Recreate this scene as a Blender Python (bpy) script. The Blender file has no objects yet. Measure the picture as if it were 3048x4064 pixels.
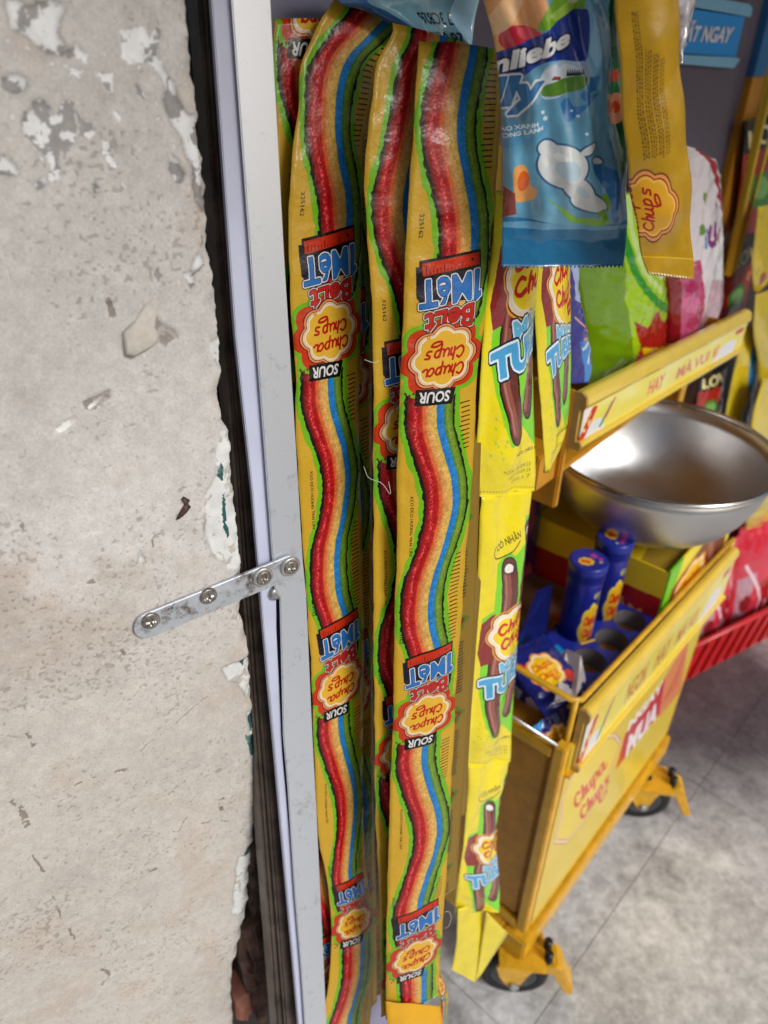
import bpy, bmesh, math, random
import numpy as np
from mathutils import Vector, Matrix, noise as mnoise

random.seed(7); RNG = np.random.default_rng(7)
scene = bpy.context.scene
COL = scene.collection

# ------------------------------------------------------------------ camera, sky, sun, exposure
FPX = 3052.0; EYE = 1.4
_n = np.array([-112, 4623, 3052.0]); _n /= np.linalg.norm(_n)          # straight down, seen from the camera
_h = np.array([0, 0, 1.0]) - _n * _n[2]; _h /= np.linalg.norm(_h)
_x = np.cross(_n, _h)
if _x[0] < 0: _x = -_x
CM = np.array([_x, _h, -_n]); CAMP = np.array([0, 0, EYE])
cam = bpy.data.cameras.new('camera'); camo = bpy.data.objects.new('camera', cam); COL.objects.link(camo)
cam.sensor_fit = 'VERTICAL'; cam.sensor_height = 36.0; cam.lens = FPX / 4064 * 36.0
cam.clip_start = 0.02; cam.clip_end = 400
cam.dof.use_dof = True; cam.dof.focus_distance = 0.51; cam.dof.aperture_fstop = 7.2
_R = np.column_stack([CM @ [1, 0, 0], CM @ [0, -1, 0], CM @ [0, 0, -1]])
mw = Matrix(_R.tolist()).to_4x4(); mw.translation = Vector(CAMP); camo.matrix_world = mw
scene.camera = camo

SUN_AZ, SUN_EL = 133.0, 36.0
world = bpy.data.worlds.new('World'); scene.world = world; world.use_nodes = True
wn = world.node_tree.nodes; wl = world.node_tree.links
bg = wn['Background']; sky = wn.new('ShaderNodeTexSky'); sky.sky_type = 'NISHITA'; sky.sun_disc = False
sky.sun_elevation = math.radians(SUN_EL); sky.sun_rotation = math.radians(SUN_AZ)
sky.dust_density = 5.0; sky.air_density = 1.0; sky.ozone_density = 0.6
wl.new(sky.outputs[0], bg.inputs[0]); bg.inputs[1].default_value = 0.05
sun = bpy.data.lights.new('sun', 'SUN'); suno = bpy.data.objects.new('sun', sun); COL.objects.link(suno)
sun.energy = 1.5; sun.angle = math.radians(22); sun.color = (0.94, 0.975, 1.0)
_a, _e = math.radians(SUN_AZ), math.radians(SUN_EL)
suno.rotation_euler = Vector((math.sin(_a) * math.cos(_e), math.cos(_a) * math.cos(_e), math.sin(_e))).to_track_quat('Z', 'Y').to_euler()
vs = scene.view_settings
vs.view_transform = 'Standard'; vs.look = 'None'; vs.gamma = 1.0; vs.use_curve_mapping = False
vs.exposure = 0.44

# ------------------------------------------------------------------ geometry of the place
def azd(a): a = math.radians(a); return np.array([math.sin(a), math.cos(a), 0])
def ray(px, py): return CM @ np.array([(px - 1524) / FPX, (py - 2032) / FPX, 1])
def at(px, py, d): return CAMP + ray(px, py) * d
def on_z(px, py, z): r = ray(px, py); return CAMP + r * ((z - EYE) / r[2])
class Plane:
    """a plane of the place: point p, level direction u (azimuth), downward direction d"""
    def __init__(s, p, az, d=(0, 0, -1)):
        s.p = np.asarray(p, float); s.u = azd(az); d = np.asarray(d, float); s.d = d / np.linalg.norm(d)
        s.n = np.cross(s.u, s.d); s.n /= np.linalg.norm(s.n)
        if (CAMP - s.p) @ s.n < 0: s.n = -s.n
        s.G = np.linalg.inv(np.array([s.u, s.d, s.n]).T); s.az = az
    def hit(s, px, py):
        r = ray(px, py); return CAMP + r * (((s.p - CAMP) @ s.n) / (r @ s.n))
    def uv(s, px, py): return (s.G @ (s.hit(px, py) - s.p))[:2]
    def pt(s, u, d, o=0.0): return s.p + s.u * u + s.d * d + s.n * o
    def back(s, o): return Plane(s.p - s.n * o, s.az, s.d)
LEAN = CM @ np.array([.0203, 2.378, 1]); LEAN /= np.linalg.norm(LEAN)   # the stand leans back against the wall
TR = Plane(at(1050, 2032, .515), 57, LEAN)                               # face of the white trim
WL = Plane(TR.hit(1000, 2290), 57)                                      # face of the wall
CO = on_z(2061, 3789, .12); CO[2] = 0                                   # front left foot of the cart
E1, E2 = azd(40), azd(-50)
def cw(u, b, z): return CO + E1 * u + E2 * b + np.array([0, 0, z])

# ------------------------------------------------------------------ helpers: objects
def link(name, me, mats=(), parent=None, label=None, cat=None, group=None, kind=None, smooth=False):
    o = bpy.data.objects.new(name, me); COL.objects.link(o)
    for m in (mats if isinstance(mats, (list, tuple)) else [mats]):
        if m is not None and me is not None and len(me.materials) < 8: me.materials.append(m)
    if parent is not None: o.parent = parent; o.matrix_parent_inverse = parent.matrix_world.inverted()
    if label: o['label'] = label
    if cat: o['category'] = cat
    if group: o['group'] = group
    if kind: o['kind'] = kind
    if smooth and me is not None:
        me.polygons.foreach_set('use_smooth', [True] * len(me.polygons))
    return o
def thing(name, loc, label, cat, group=None):
    o = link(name, None, (), None, label, cat, group); o.empty_display_size = .05
    o.location = Vector(loc); o.matrix_world = Matrix.Translation(Vector(loc)); return o
def mesh_np(name, v, f, uv=None, mi=None):
    me = bpy.data.meshes.new(name)
    v = np.asarray(v, np.float32)
    me.from_pydata(v.tolist(), [], [list(map(int, q)) for q in f])
    if uv is not None:
        l = me.uv_layers.new(name='UVMap'); idx = np.zeros(len(me.loops), np.int32); me.loops.foreach_get('vertex_index', idx)
        l.data.foreach_set('uv', np.asarray(uv, np.float32)[idx].ravel())
    if mi is not None: me.polygons.foreach_set('material_index', np.asarray(mi, np.int32))
    me.update(); return me
class MB:
    """collects boxes, tubes and lathes into one mesh"""
    def __init__(s): s.v = []; s.f = []; s.uv = []; s.mi = []
    def add(s, v, f, uv=None, m=0):
        k = len(s.v); s.v += [tuple(map(float, q)) for q in v]; s.f += [[k + i for i in q] for q in f]
        s.uv += [tuple(q) for q in uv] if uv is not None else [(0, 0)] * len(v); s.mi += [m] * len(f)
    def box8(s, c, m=0):
        s.add(c, [(0, 3, 2, 1), (4, 5, 6, 7), (0, 1, 5, 4), (1, 2, 6, 5), (2, 3, 7, 6), (3, 0, 4, 7)], None, m)
    def cbox(s, u0, u1, b0, b1, z0, z1, m=0):                        # box in cart axes
        s.box8([cw(u0, b0, z0), cw(u1, b0, z0), cw(u1, b1, z0), cw(u0, b1, z0), cw(u0, b0, z1), cw(u1, b0, z1), cw(u1, b1, z1), cw(u0, b1, z1)], m)
    def tube(s, pts, r, n=10, m=0, closed=False):
        pts = [np.asarray(p, float) for p in pts]; N = len(pts); vv = []
        for i, p in enumerate(pts):
            t = (pts[min(i + 1, N - 1)] - pts[max(i - 1, 0)]) if not closed else pts[(i + 1) % N] - pts[i - 1]
            t = t / np.linalg.norm(t)
            a = np.cross(t, [0, 0, 1.0])
            if np.linalg.norm(a) < .1: a = np.cross(t, [1.0, 0, 0])
            a /= np.linalg.norm(a); b = np.cross(t, a); rr = r[i] if hasattr(r, '__len__') else r
            vv += [p + (a * math.cos(k * 2 * math.pi / n) + b * math.sin(k * 2 * math.pi / n)) * rr for k in range(n)]
        ff = [(i * n + k, i * n + (k + 1) % n, (i + 1) % N * n + (k + 1) % n, (i + 1) % N * n + k) for i in range(N if closed else N - 1) for k in range(n)]
        if not closed: ff += [tuple(range(n - 1, -1, -1)), tuple(range((N - 1) * n, N * n))]
        s.add(vv, ff, None, m)
    def lathe(s, prof, c, ax=(0, 0, 1), n=32, m=0, uvs=False, a0=None):
        c = np.asarray(c, float); ax = np.asarray(ax, float) / np.linalg.norm(ax)
        a = np.cross(ax, [0, 0, 1.0]) if a0 is None else np.asarray(a0, float)
        if np.linalg.norm(a) < .1: a = np.array([1.0, 0, 0])
        a = a - ax * (a @ ax); a /= np.linalg.norm(a); b = np.cross(ax, a); N = len(prof); w = n + 1 if uvs else n
        vv = []; uu = []
        L = np.concatenate([[0], np.cumsum([math.dist(prof[i], prof[i + 1]) for i in range(N - 1)])]); L /= L[-1]
        for i, (r, z) in enumerate(prof):
            for k in range(w):
                t = k * 2 * math.pi / n
                vv.append(c + ax * z + (a * math.cos(t) + b * math.sin(t)) * r); uu.append((k / n, L[i]))
        ff = [(i * w + k, i * w + (k + 1) % w, (i + 1) * w + (k + 1) % w, (i + 1) * w + k) for i in range(N - 1) for k in range(n)]
        s.add(vv, ff, uu, m)
    def prism(s, poly, o, m=0):                                       # closed polygon (3D points) pushed by the vector o
        n = len(poly); o = np.asarray(o, float); P = [np.asarray(p, float) for p in poly]
        s.add(P + [p + o for p in P], [tuple(range(n - 1, -1, -1)), tuple(range(n, 2 * n))] + [(i, (i + 1) % n, n + (i + 1) % n, n + i) for i in range(n)], None, m)
    def build(s, name, mats, parent=None, smooth=False, bevel=0, **k):
        me = mesh_np(name, s.v, s.f, s.uv, s.mi)
        bm = bmesh.new(); bm.from_mesh(me); bmesh.ops.recalc_face_normals(bm, faces=bm.faces)
        if bevel: bmesh.ops.bevel(bm, geom=[e for e in bm.edges if e.is_manifold and e.calc_face_angle(0) > .6], offset=bevel, segments=2, affect='EDGES', clamp_overlap=True)
        bm.to_mesh(me); bm.free()
        return link(name, me, mats, parent, smooth=smooth, **k)
def interp(xs, ys, x):
    """monotone-ish cubic (Catmull-Rom) through knots, works on vectors"""
    xs = np.asarray(xs, float); ys = np.asarray(ys, float); x = np.atleast_1d(x)
    if len(xs) == 1: return np.repeat(ys[:1], len(x), 0)
    i = np.clip(np.searchsorted(xs, x) - 1, 0, len(xs) - 2); h = xs[i + 1] - xs[i]; t = np.clip((x - xs[i]) / h, 0, 1)
    dl = np.diff(ys, axis=0) / (np.diff(xs) if ys.ndim == 1 else np.diff(xs)[:, None])
    g = np.concatenate([dl[:1], (dl[1:] + dl[:-1]) / 2, dl[-1:]])
    if ys.ndim > 1: t = t[:, None]; h = h[:, None]
    return ys[i] * (2 * t**3 - 3 * t**2 + 1) + g[i] * h * (t**3 - 2 * t**2 + t) + ys[i + 1] * (-2 * t**3 + 3 * t**2) + g[i + 1] * h * (t**3 - t**2)
def sheet(name, Lf, Rf, V, mats, nv=120, nu=12, thick=.0006, bulge=None, crinkle=.0006, cscale=40, seed=0, zig=0, zign=40, parent=None, uvx=(0, 1), front=None, flutter=0, **k):
    """a hanging film pack: left and right edge as functions of t, swollen by bulge(s, t), closed at the back"""
    t = np.linspace(0, 1, nv); L = Lf(t); R = Rf(t); vv = V(t); s = np.linspace(0, 1, nu)
    C = (L + R) / 2; T = np.gradient(C, axis=0); A = R - L; N = np.cross(A, T); N /= np.linalg.norm(N, axis=1)[:, None]
    if front is None: sg = np.sign(np.sum((CAMP - C[nv // 3]) * N[nv // 3])) or 1
    else: sg = front
    N *= sg
    P = L[:, None] + A[:, None] * s[None, :, None]
    if zig and zign: P[-1, :, :] += (T[-1] / np.linalg.norm(T[-1]))[None] * zig * ((np.arange(nu) % 2) * 1.0)[:, None]
    B = np.array([[bulge(a, b) if bulge else 0 for a in s] for b in t])
    cr = np.array([[mnoise.noise(Vector(P[i, j] * cscale * np.array([1.6, 1.6, .55]) + seed * 3.7)) for j in range(nu)] for i in range(nv)])
    cr += .5 * np.array([[mnoise.noise(Vector(P[i, j] * cscale * 2.7 + seed * 1.7 + 9)) for j in range(nu)] for i in range(nv)])
    FT = np.zeros_like(B)
    if flutter:
        ph = np.cumsum(np.linalg.norm(np.gradient(C, axis=0), axis=1)) * 42
        fl = np.array([[mnoise.noise(Vector((ph[i], seed * 5.1 + (3 if b > .5 else 0), 0))) * abs(2 * b - 1)**2.2 + .45 * mnoise.noise(Vector((ph[i] * 2.6 + b * 1.5, seed * 2.3, 4 * b))) for b in s] for i in range(nv)])
        FT = flutter * fl
    edge = np.minimum(s, 1 - s) * 8; edge = np.clip(edge, .25, 1)[None]
    F = P + N[:, None] * (B + FT + cr * crinkle * edge)[..., None]
    K = P + N[:, None] * (-thick - np.maximum(B, 0) * .6 + np.minimum(B, 0) + FT + cr * crinkle * edge)[..., None]
    K[:, 0] = F[:, 0] - N * thick; K[:, -1] = F[:, -1] - N * thick
    verts = np.concatenate([F.reshape(-1, 3), K.reshape(-1, 3)])
    S = uvx[0] + (uvx[1] - uvx[0]) * s
    U = np.stack([np.repeat(S[None], nv, 0), np.repeat(1 - vv[:, None], nu, 1)], -1).reshape(-1, 2); U = np.concatenate([U, U])
    q = lambda i, j, o: o + i * nu + j; O = nv * nu; f = []; mi = []
    for i in range(nv - 1):
        for j in range(nu - 1):
            f.append((q(i, j, 0), q(i + 1, j, 0), q(i + 1, j + 1, 0), q(i, j + 1, 0))); mi.append(0)
            f.append((q(i, j, O), q(i, j + 1, O), q(i + 1, j + 1, O), q(i + 1, j, O))); mi.append(1)
        for j, a in ((0, 0), (nu - 1, 1)):
            e = (q(i, j, 0), q(i, j, O), q(i + 1, j, O), q(i + 1, j, 0)); f.append(e if a == 0 else e[::-1]); mi.append(1)
    for i in (0, nv - 1):
        for j in range(nu - 1): f.append((q(i, j, 0), q(i, j + 1, 0), q(i, j + 1, O), q(i, j, O))); mi.append(1)
    if not isinstance(mats, (list, tuple)): mats = [mats, mats]
    me = mesh_np(name, verts, f, U, mi)
    return link(name, me, list(mats), parent, smooth=True, **k)
def edges_on(pl, rows, off=0):
    """edge functions from the pack's left and right outline met on plane pl; rows = (lx, ly, rx, ry)"""
    L = np.array([pl.hit(a, b) for a, b, c, d in rows]) + pl.n * off; R = np.array([pl.hit(c, d) for a, b, c, d in rows]) + pl.n * off
    m = (L + R) / 2; x = np.concatenate([[0], np.cumsum(np.linalg.norm(np.diff(m, axis=0), axis=1))]); x /= x[-1]
    return (lambda t: interp(x, L, t)), (lambda t: interp(x, R, t)), x

# ------------------------------------------------------------------ helpers: flat print drawn in code
def srgb(*c): return tuple(c)
class Art:
    def __init__(s, w, h, bgc, xf=None):
        s.w, s.h = w, h; s.a = np.empty((h, w, 3), np.float32); s.a[:] = bgc; s.xf = xf or (lambda x, y: (x * w, y * h))
    def P(s, pts): return np.array([s.xf(*p) for p in pts], float)
    def pmask(s, q):
        m = np.zeros((s.h, s.w), bool); x0, y0 = np.floor(q.min(0)).astype(int); x1, y1 = np.ceil(q.max(0)).astype(int) + 1
        x0, y0, x1, y1 = max(x0, 0), max(y0, 0), min(x1, s.w), min(y1, s.h)
        if x1 <= x0 or y1 <= y0: return m
        X, Y = np.meshgrid(np.arange(x0, x1) + .5, np.arange(y0, y1) + .5); c = np.zeros(X.shape, bool)
        for (ax, ay), (bx, by) in zip(q, np.roll(q, -1, 0)):
            if ay == by: continue
            c ^= ((ay > Y) != (by > Y)) & (X < (bx - ax) * (Y - ay) / (by - ay) + ax)
        m[y0:y1, x0:x1] = c; return m
    def fill(s, pts, c): m = s.pmask(s.P(pts)); s.a[m] = c; return m
    def paint(s, m, c): s.a[m] = c
    def smask(s, pts, w, smooth=True):
        q = s.P(pts)
        if smooth and len(q) > 2:
            q = interp(np.arange(len(q)), q, np.linspace(0, len(q) - 1, (len(q) - 1) * 6 + 1))
        m = np.zeros((s.h, s.w), bool)
        for a, b in zip(q[:-1], q[1:]):
            lo = np.floor(np.minimum(a, b) - w).astype(int); hi = np.ceil(np.maximum(a, b) + w).astype(int) + 1
            x0, y0 = max(lo[0], 0), max(lo[1], 0); x1, y1 = min(hi[0], s.w), min(hi[1], s.h)
            if x1 <= x0 or y1 <= y0: continue
            X, Y = np.meshgrid(np.arange(x0, x1) + .5, np.arange(y0, y1) + .5); d = b - a; L = d @ d + 1e-9
            t = np.clip(((X - a[0]) * d[0] + (Y - a[1]) * d[1]) / L, 0, 1)
            m[y0:y1, x0:x1] |= (X - a[0] - t * d[0])**2 + (Y - a[1] - t * d[1])**2 <= (w / 2)**2
        return m
    def stroke(s, pts, w, c, smooth=True): s.a[s.smask(pts, w, smooth)] = c
    def ell(s, cx, cy, rx, ry, c, ang=0, n=40):
        ca, sa = math.cos(ang), math.sin(ang)
        return s.fill([(cx + rx * math.cos(t) * ca - ry * math.sin(t) * sa, cy + rx * math.cos(t) * sa + ry * math.sin(t) * ca) for t in np.linspace(0, 2 * math.pi, n)[:-1]], c)
    def tmask(s, txt, p00, p10, p01, bold=.0, shear=0):
        """text fitted to a parallelogram: baseline start, baseline end, top of the start"""
        V, T = glyphs(txt, bold); V = V.copy(); V[:, 0] += shear * V[:, 1]
        lo, hi = V.min(0), V.max(0); V = (V - lo) / (hi - lo + 1e-9)
        p00, p10, p01 = map(np.array, (p00, p10, p01))
        q = s.P(p00 + V[:, :1] * (p10 - p00) + V[:, 1:] * (p01 - p00)); m = np.zeros((s.h, s.w), bool)
        for t in T:
            a, b, c = q[t]; lo = np.floor(np.min(q[t], 0)).astype(int); hi = np.ceil(np.max(q[t], 0)).astype(int) + 1
            x0, y0 = max(lo[0], 0), max(lo[1], 0); x1, y1 = min(hi[0], s.w), min(hi[1], s.h)
            if x1 <= x0 or y1 <= y0: continue
            X, Y = np.meshgrid(np.arange(x0, x1) + .5, np.arange(y0, y1) + .5)
            e = lambda p, r: (r[0] - p[0]) * (Y - p[1]) - (r[1] - p[1]) * (X - p[0])
            e0, e1, e2 = e(a, b), e(b, c), e(c, a)
            m[y0:y1, x0:x1] |= ((e0 >= 0) & (e1 >= 0) & (e2 >= 0)) | ((e0 <= 0) & (e1 <= 0) & (e2 <= 0))
        return m
    def text(s, txt, p00, p10, p01, c, bold=.0, shear=0, out=None):
        m = s.tmask(txt, p00, p10, p01, bold, shear)
        for r, oc in (out or []): s.a[grow(m, r)] = oc
        s.a[m] = c
    def image(s, name):
        im = bpy.data.images.new(name, s.w, s.h)
        px = np.ones((s.h, s.w, 4), np.float32); px[..., :3] = np.clip(s.a[::-1], 0, 1); im.pixels.foreach_set(px.ravel()); im.pack(); return im
_gl = {}
def glyphs(txt, bold):
    if (txt, bold) not in _gl:
        c = bpy.data.curves.new('lettering', 'FONT'); c.body = txt; c.offset = bold; c.resolution_u = 3
        o = bpy.data.objects.new('lettering', c); COL.objects.link(o); dg = bpy.context.evaluated_depsgraph_get(); ev = o.evaluated_get(dg); m = ev.to_mesh()
        m.calc_loop_triangles(); V = np.array([v.co[:2] for v in m.vertices]); T = np.array([t.vertices[:] for t in m.loop_triangles])
        ev.to_mesh_clear(); bpy.data.objects.remove(o); bpy.data.curves.remove(c); _gl[(txt, bold)] = (V, T)
    return _gl[(txt, bold)]
def grow(m, r):
    o = m.copy(); r = int(round(r))
    for dy in range(-r, r + 1):
        w = int(math.sqrt(r * r - dy * dy))
        t = np.zeros_like(m)
        if dy >= 0: t[dy:] = m[:m.shape[0] - dy]
        else: t[:dy] = m[-dy:]
        a = t.copy()
        for dx in range(1, w + 1): a[:, dx:] |= t[:, :-dx]; a[:, :-dx] |= t[:, dx:]
        o |= a
    return o
def fbm(h, w, cell, oct=4, seed=0, gain=.5):
    r = np.random.default_rng(seed); out = np.zeros((h, w), np.float32); amp = 1; tot = 0
    for o in range(oct):
        c = max(cell / 2**o, 1.5); gh, gw = int(h / c) + 3, int(w / c) + 3; g = r.random((gh, gw)).astype(np.float32)
        y = np.arange(h) / c; x = np.arange(w) / c; yi = y.astype(int); xi = x.astype(int)
        fy = (y - yi)[:, None]; fx = (x - xi)[None]; fy = fy * fy * (3 - 2 * fy); fx = fx * fx * (3 - 2 * fx)
        out += amp * ((g[yi][:, xi] * (1 - fx) + g[yi][:, xi + 1] * fx) * (1 - fy) + (g[yi + 1][:, xi] * (1 - fx) + g[yi + 1][:, xi + 1] * fx) * fy)
        tot += amp; amp *= gain
    return out / tot
# the flowing script of the round sweet badge, one list of strokes per letter, box 0..100 x 0..46 (y down)
S_CHU = [[(15, 9), (9, 4), (3, 10), (0, 21), (3, 31), (9, 34), (16, 28)], [(24, 2), (20, 34)], [(20, 25), (25, 14), (29, 17), (27, 33)],
         [(34, 14), (32, 28), (36, 33), (42, 27), (44, 14)], [(44, 14), (43, 30), (46, 33)], [(53, 14), (49, 46)], [(52, 21), (58, 13), (63, 18), (60, 30), (52, 33)]]
S_1 = S_CHU + [[(82, 17), (75, 13), (68, 22), (69, 32), (75, 32), (81, 22), (83, 14)], [(83, 14), (81, 29), (85, 33), (91, 28)]]
S_2 = S_CHU + [[(84, 15), (76, 14), (74, 20), (81, 26), (79, 33), (71, 33)], [(49, 46), (53, 56), (68, 54), (72, 46), (60, 44), (50, 50)]]
def badge_script(art, o, ex, ey, c, w):
    """two lines of script in the frame o + ex*x + ey*y (x 0..1, y 0..1 down)"""
    o, ex, ey = map(lambda p: np.array(p, float), (o, ex, ey))
    for st, dx, dy in ((S_1, .02, 0), (S_2, .06, .47)):
        for k in st: art.stroke([tuple(o + ex * (dx + .98 * x / 100) + ey * (dy + .46 * y / 46)) for x, y in k], w, c)
def flower(cx, cy, rx, ry, n=8, amp=.09, ph=0.3, m=120):
    return [(cx + rx * (1 - amp + amp * 1.6 * abs(math.cos((t * n) / 2 + ph)) - amp * .6) * math.cos(t), cy + ry * (1 - amp + amp * 1.6 * abs(math.cos((t * n) / 2 + ph)) - amp * .6) * math.sin(t)) for t in np.linspace(0, 2 * math.pi, m)[:-1]]

# ------------------------------------------------------------------ helpers: materials
def nodes(name):
    m = bpy.data.materials.new(name); m.use_nodes = True; nt = m.node_tree; return m, nt, nt.nodes['Principled BSDF']
def lin(c): return tuple((x / 12.92 if x <= .04045 else ((x + .055) / 1.055)**2.4) for x in c)
def noise_node(nt, scale, detail=5, rough=.6, coord='Object'):
    t = nt.nodes.new('ShaderNodeTexCoord'); n = nt.nodes.new('ShaderNodeTexNoise'); n.inputs['Scale'].default_value = scale
    n.inputs['Detail'].default_value = detail; n.inputs['Roughness'].default_value = rough; nt.links.new(t.outputs[coord], n.inputs['Vector']); return n
def bump(nt, p, src, strength, dist):
    b = nt.nodes.new('ShaderNodeBump'); b.inputs['Strength'].default_value = strength; b.inputs['Distance'].default_value = dist
    nt.links.new(src, b.inputs['Height']); nt.links.new(b.outputs[0], p.inputs['Normal'])
def plain(name, c, rough=.5, metal=0, var=.12, vscale=30, bmp=.15, bscale=120, bdist=.0006, coat=0, spec=.5):
    m, nt, p = nodes(name); c = lin(c)
    n = noise_node(nt, vscale); r = nt.nodes.new('ShaderNodeMapRange'); r.inputs['To Min'].default_value = 1 - var * 1.6; r.inputs['To Max'].default_value = 1 + var
    r.inputs['From Min'].default_value = .3; r.inputs['From Max'].default_value = .7
    nt.links.new(n.outputs['Fac'], r.inputs['Value']); mx = nt.nodes.new('ShaderNodeVectorMath'); mx.operation = 'SCALE'; mx.inputs[0].default_value = c
    nt.links.new(r.outputs[0], mx.inputs['Scale']); nt.links.new(mx.outputs[0], p.inputs['Base Color'])
    p.inputs['Roughness'].default_value = rough; p.inputs['Metallic'].default_value = metal; p.inputs['Coat Weight'].default_value = coat; p.inputs['Specular IOR Level'].default_value = spec
    if bmp: bump(nt, p, noise_node(nt, bscale).outputs['Fac'], bmp, bdist)
    return m
def printed(name, im, rough=.4, bmp=.25, bscale=160, bdist=.0006, coat=0, grain=.1, ext='EXTEND', spec=.5, trans=0, alpha=1):
    m, nt, p = nodes(name); t = nt.nodes.new('ShaderNodeTexImage'); t.image = im; t.extension = ext; t.interpolation = 'Linear'
    n = noise_node(nt, 700, 2); r = nt.nodes.new('ShaderNodeMapRange'); r.inputs['To Min'].default_value = 1 - grain; r.inputs['To Max'].default_value = 1 + grain
    nt.links.new(n.outputs['Fac'], r.inputs['Value']); mx = nt.nodes.new('ShaderNodeVectorMath'); mx.operation = 'SCALE'
    nt.links.new(t.outputs['Color'], mx.inputs[0]); nt.links.new(r.outputs[0], mx.inputs['Scale']); nt.links.new(mx.outputs[0], p.inputs['Base Color'])
    p.inputs['Roughness'].default_value = rough; p.inputs['Coat Weight'].default_value = coat; p.inputs['Specular IOR Level'].default_value = spec
    p.inputs['Transmission Weight'].default_value = trans; p.inputs['Alpha'].default_value = alpha
    if bmp: bump(nt, p, noise_node(nt, bscale, 3).outputs['Fac'], bmp, bdist)
    return m
# ================================================================== the setting: stone floor, plaster wall
def stone_mat():
    m, nt, p = nodes('stone'); L = nt.links
    a = noise_node(nt, 6, 12, .72); b = noise_node(nt, 60, 10, .75); c = noise_node(nt, 2.2, 4, .5)
    w = nt.nodes.new('ShaderNodeTexNoise'); w.inputs['Scale'].default_value = 13; w.inputs['Detail'].default_value = 6; w.inputs['Distortion'].default_value = 1.0
    t = nt.nodes.new('ShaderNodeTexCoord'); L.new(t.outputs['Object'], w.inputs['Vector'])
    r = nt.nodes.new('ShaderNodeValToRGB'); e = r.color_ramp.elements
    e[0].position = .36; e[0].color = (.25, .245, .24, 1); e[1].position = .62; e[1].color = (.90, .90, .89, 1)
    k = r.color_ramp.elements.new(.5); k.color = (.58, .575, .565, 1)
    mix = nt.nodes.new('ShaderNodeMix'); mix.data_type = 'FLOAT'; mix.inputs['Factor'].default_value = .45
    L.new(a.outputs['Fac'], mix.inputs['A']); L.new(w.outputs['Fac'], mix.inputs['B'])
    mx2 = nt.nodes.new('ShaderNodeMix'); mx2.data_type = 'FLOAT'; mx2.inputs['Factor'].default_value = .42
    L.new(mix.outputs['Result'], mx2.inputs['A']); L.new(b.outputs['Fac'], mx2.inputs['B']); L.new(mx2.outputs['Result'], r.inputs['Fac'])
    # damp purple-grey soiling in broad patches
    r2 = nt.nodes.new('ShaderNodeValToRGB'); r2.color_ramp.elements[0].position = .50; r2.color_ramp.elements[1].position = .68
    L.new(c.outputs['Fac'], r2.inputs['Fac'])
    mc = nt.nodes.new('ShaderNodeMix'); mc.data_type = 'RGBA'; mc.blend_type = 'MULTIPLY'; mc.inputs['B'].default_value = (.62, .58, .60, 1)
    L.new(r2.outputs['Color'], mc.inputs['Factor']); L.new(r.outputs['Color'], mc.inputs['A']); 
    # damp stain and the shade beside the basket, painted together onto the flagstones
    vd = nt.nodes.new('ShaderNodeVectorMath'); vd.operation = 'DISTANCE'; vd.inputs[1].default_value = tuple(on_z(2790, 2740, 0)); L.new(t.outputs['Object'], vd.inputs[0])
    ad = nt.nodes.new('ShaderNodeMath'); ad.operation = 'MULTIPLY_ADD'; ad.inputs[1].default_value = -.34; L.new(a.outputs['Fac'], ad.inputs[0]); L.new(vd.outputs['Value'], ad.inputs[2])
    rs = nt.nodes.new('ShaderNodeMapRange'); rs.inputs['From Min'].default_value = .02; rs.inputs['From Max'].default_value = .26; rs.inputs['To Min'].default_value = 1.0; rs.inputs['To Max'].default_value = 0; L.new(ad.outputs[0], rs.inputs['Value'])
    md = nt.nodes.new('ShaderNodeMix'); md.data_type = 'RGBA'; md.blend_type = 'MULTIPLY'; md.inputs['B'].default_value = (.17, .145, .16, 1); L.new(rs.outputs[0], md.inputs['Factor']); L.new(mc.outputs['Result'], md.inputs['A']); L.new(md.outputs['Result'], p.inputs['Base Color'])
    rr = nt.nodes.new('ShaderNodeMapRange'); rr.inputs['To Min'].default_value = .35; rr.inputs['To Max'].default_value = .75; L.new(b.outputs['Fac'], rr.inputs['Value']); L.new(rr.outputs[0], p.inputs['Roughness'])
    bump(nt, p, mx2.outputs['Result'], .6, .004); return m
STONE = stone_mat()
GROUT = plain('grout', (.40, .39, .38), .9, bmp=.4)
fb = MB(); fb.box8([(-30, -30, -.2), (30, -30, -.2), (30, 30, -.2), (-30, 30, -.2), (-30, -30, -.0012), (30, -30, -.0012), (30, 30, -.0012), (-30, 30, -.0012)])
floor = fb.build('floor', GROUT, kind='structure')
F1, F2 = azd(42), azd(132)
J1 = [-.78, -.1, .583, 1.265, 1.442, 2.12, 2.8, 3.5, 4.2]; J2 = [-2.24, -1.56, -.88, -.2, .48, 1.16, 1.84]
for i in range(len(J1) - 1):
    for j in range(len(J2) - 1):
        g0, g1 = (.0028 if i == 4 else .0005), (.0028 if i == 3 else .0005); g = .0005; z = random.uniform(-.0002, .0002)
        q = [(F1 * a + F2 * b) for a, b in ((J1[i] + g0, J2[j] + g), (J1[i + 1] - g1, J2[j] + g), (J1[i + 1] - g1, J2[j + 1] - g), (J1[i] + g0, J2[j + 1] - g))]
        if abs(np.cross(q[1] - q[0], q[2] - q[1])[2]) < 1e-5: continue
        sb = MB(); sb.prism([p + np.array([0, 0, -.02]) for p in q], (0, 0, .02 + z)); sb.build('paving_slab', STONE, floor, bevel=.0006)

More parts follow.
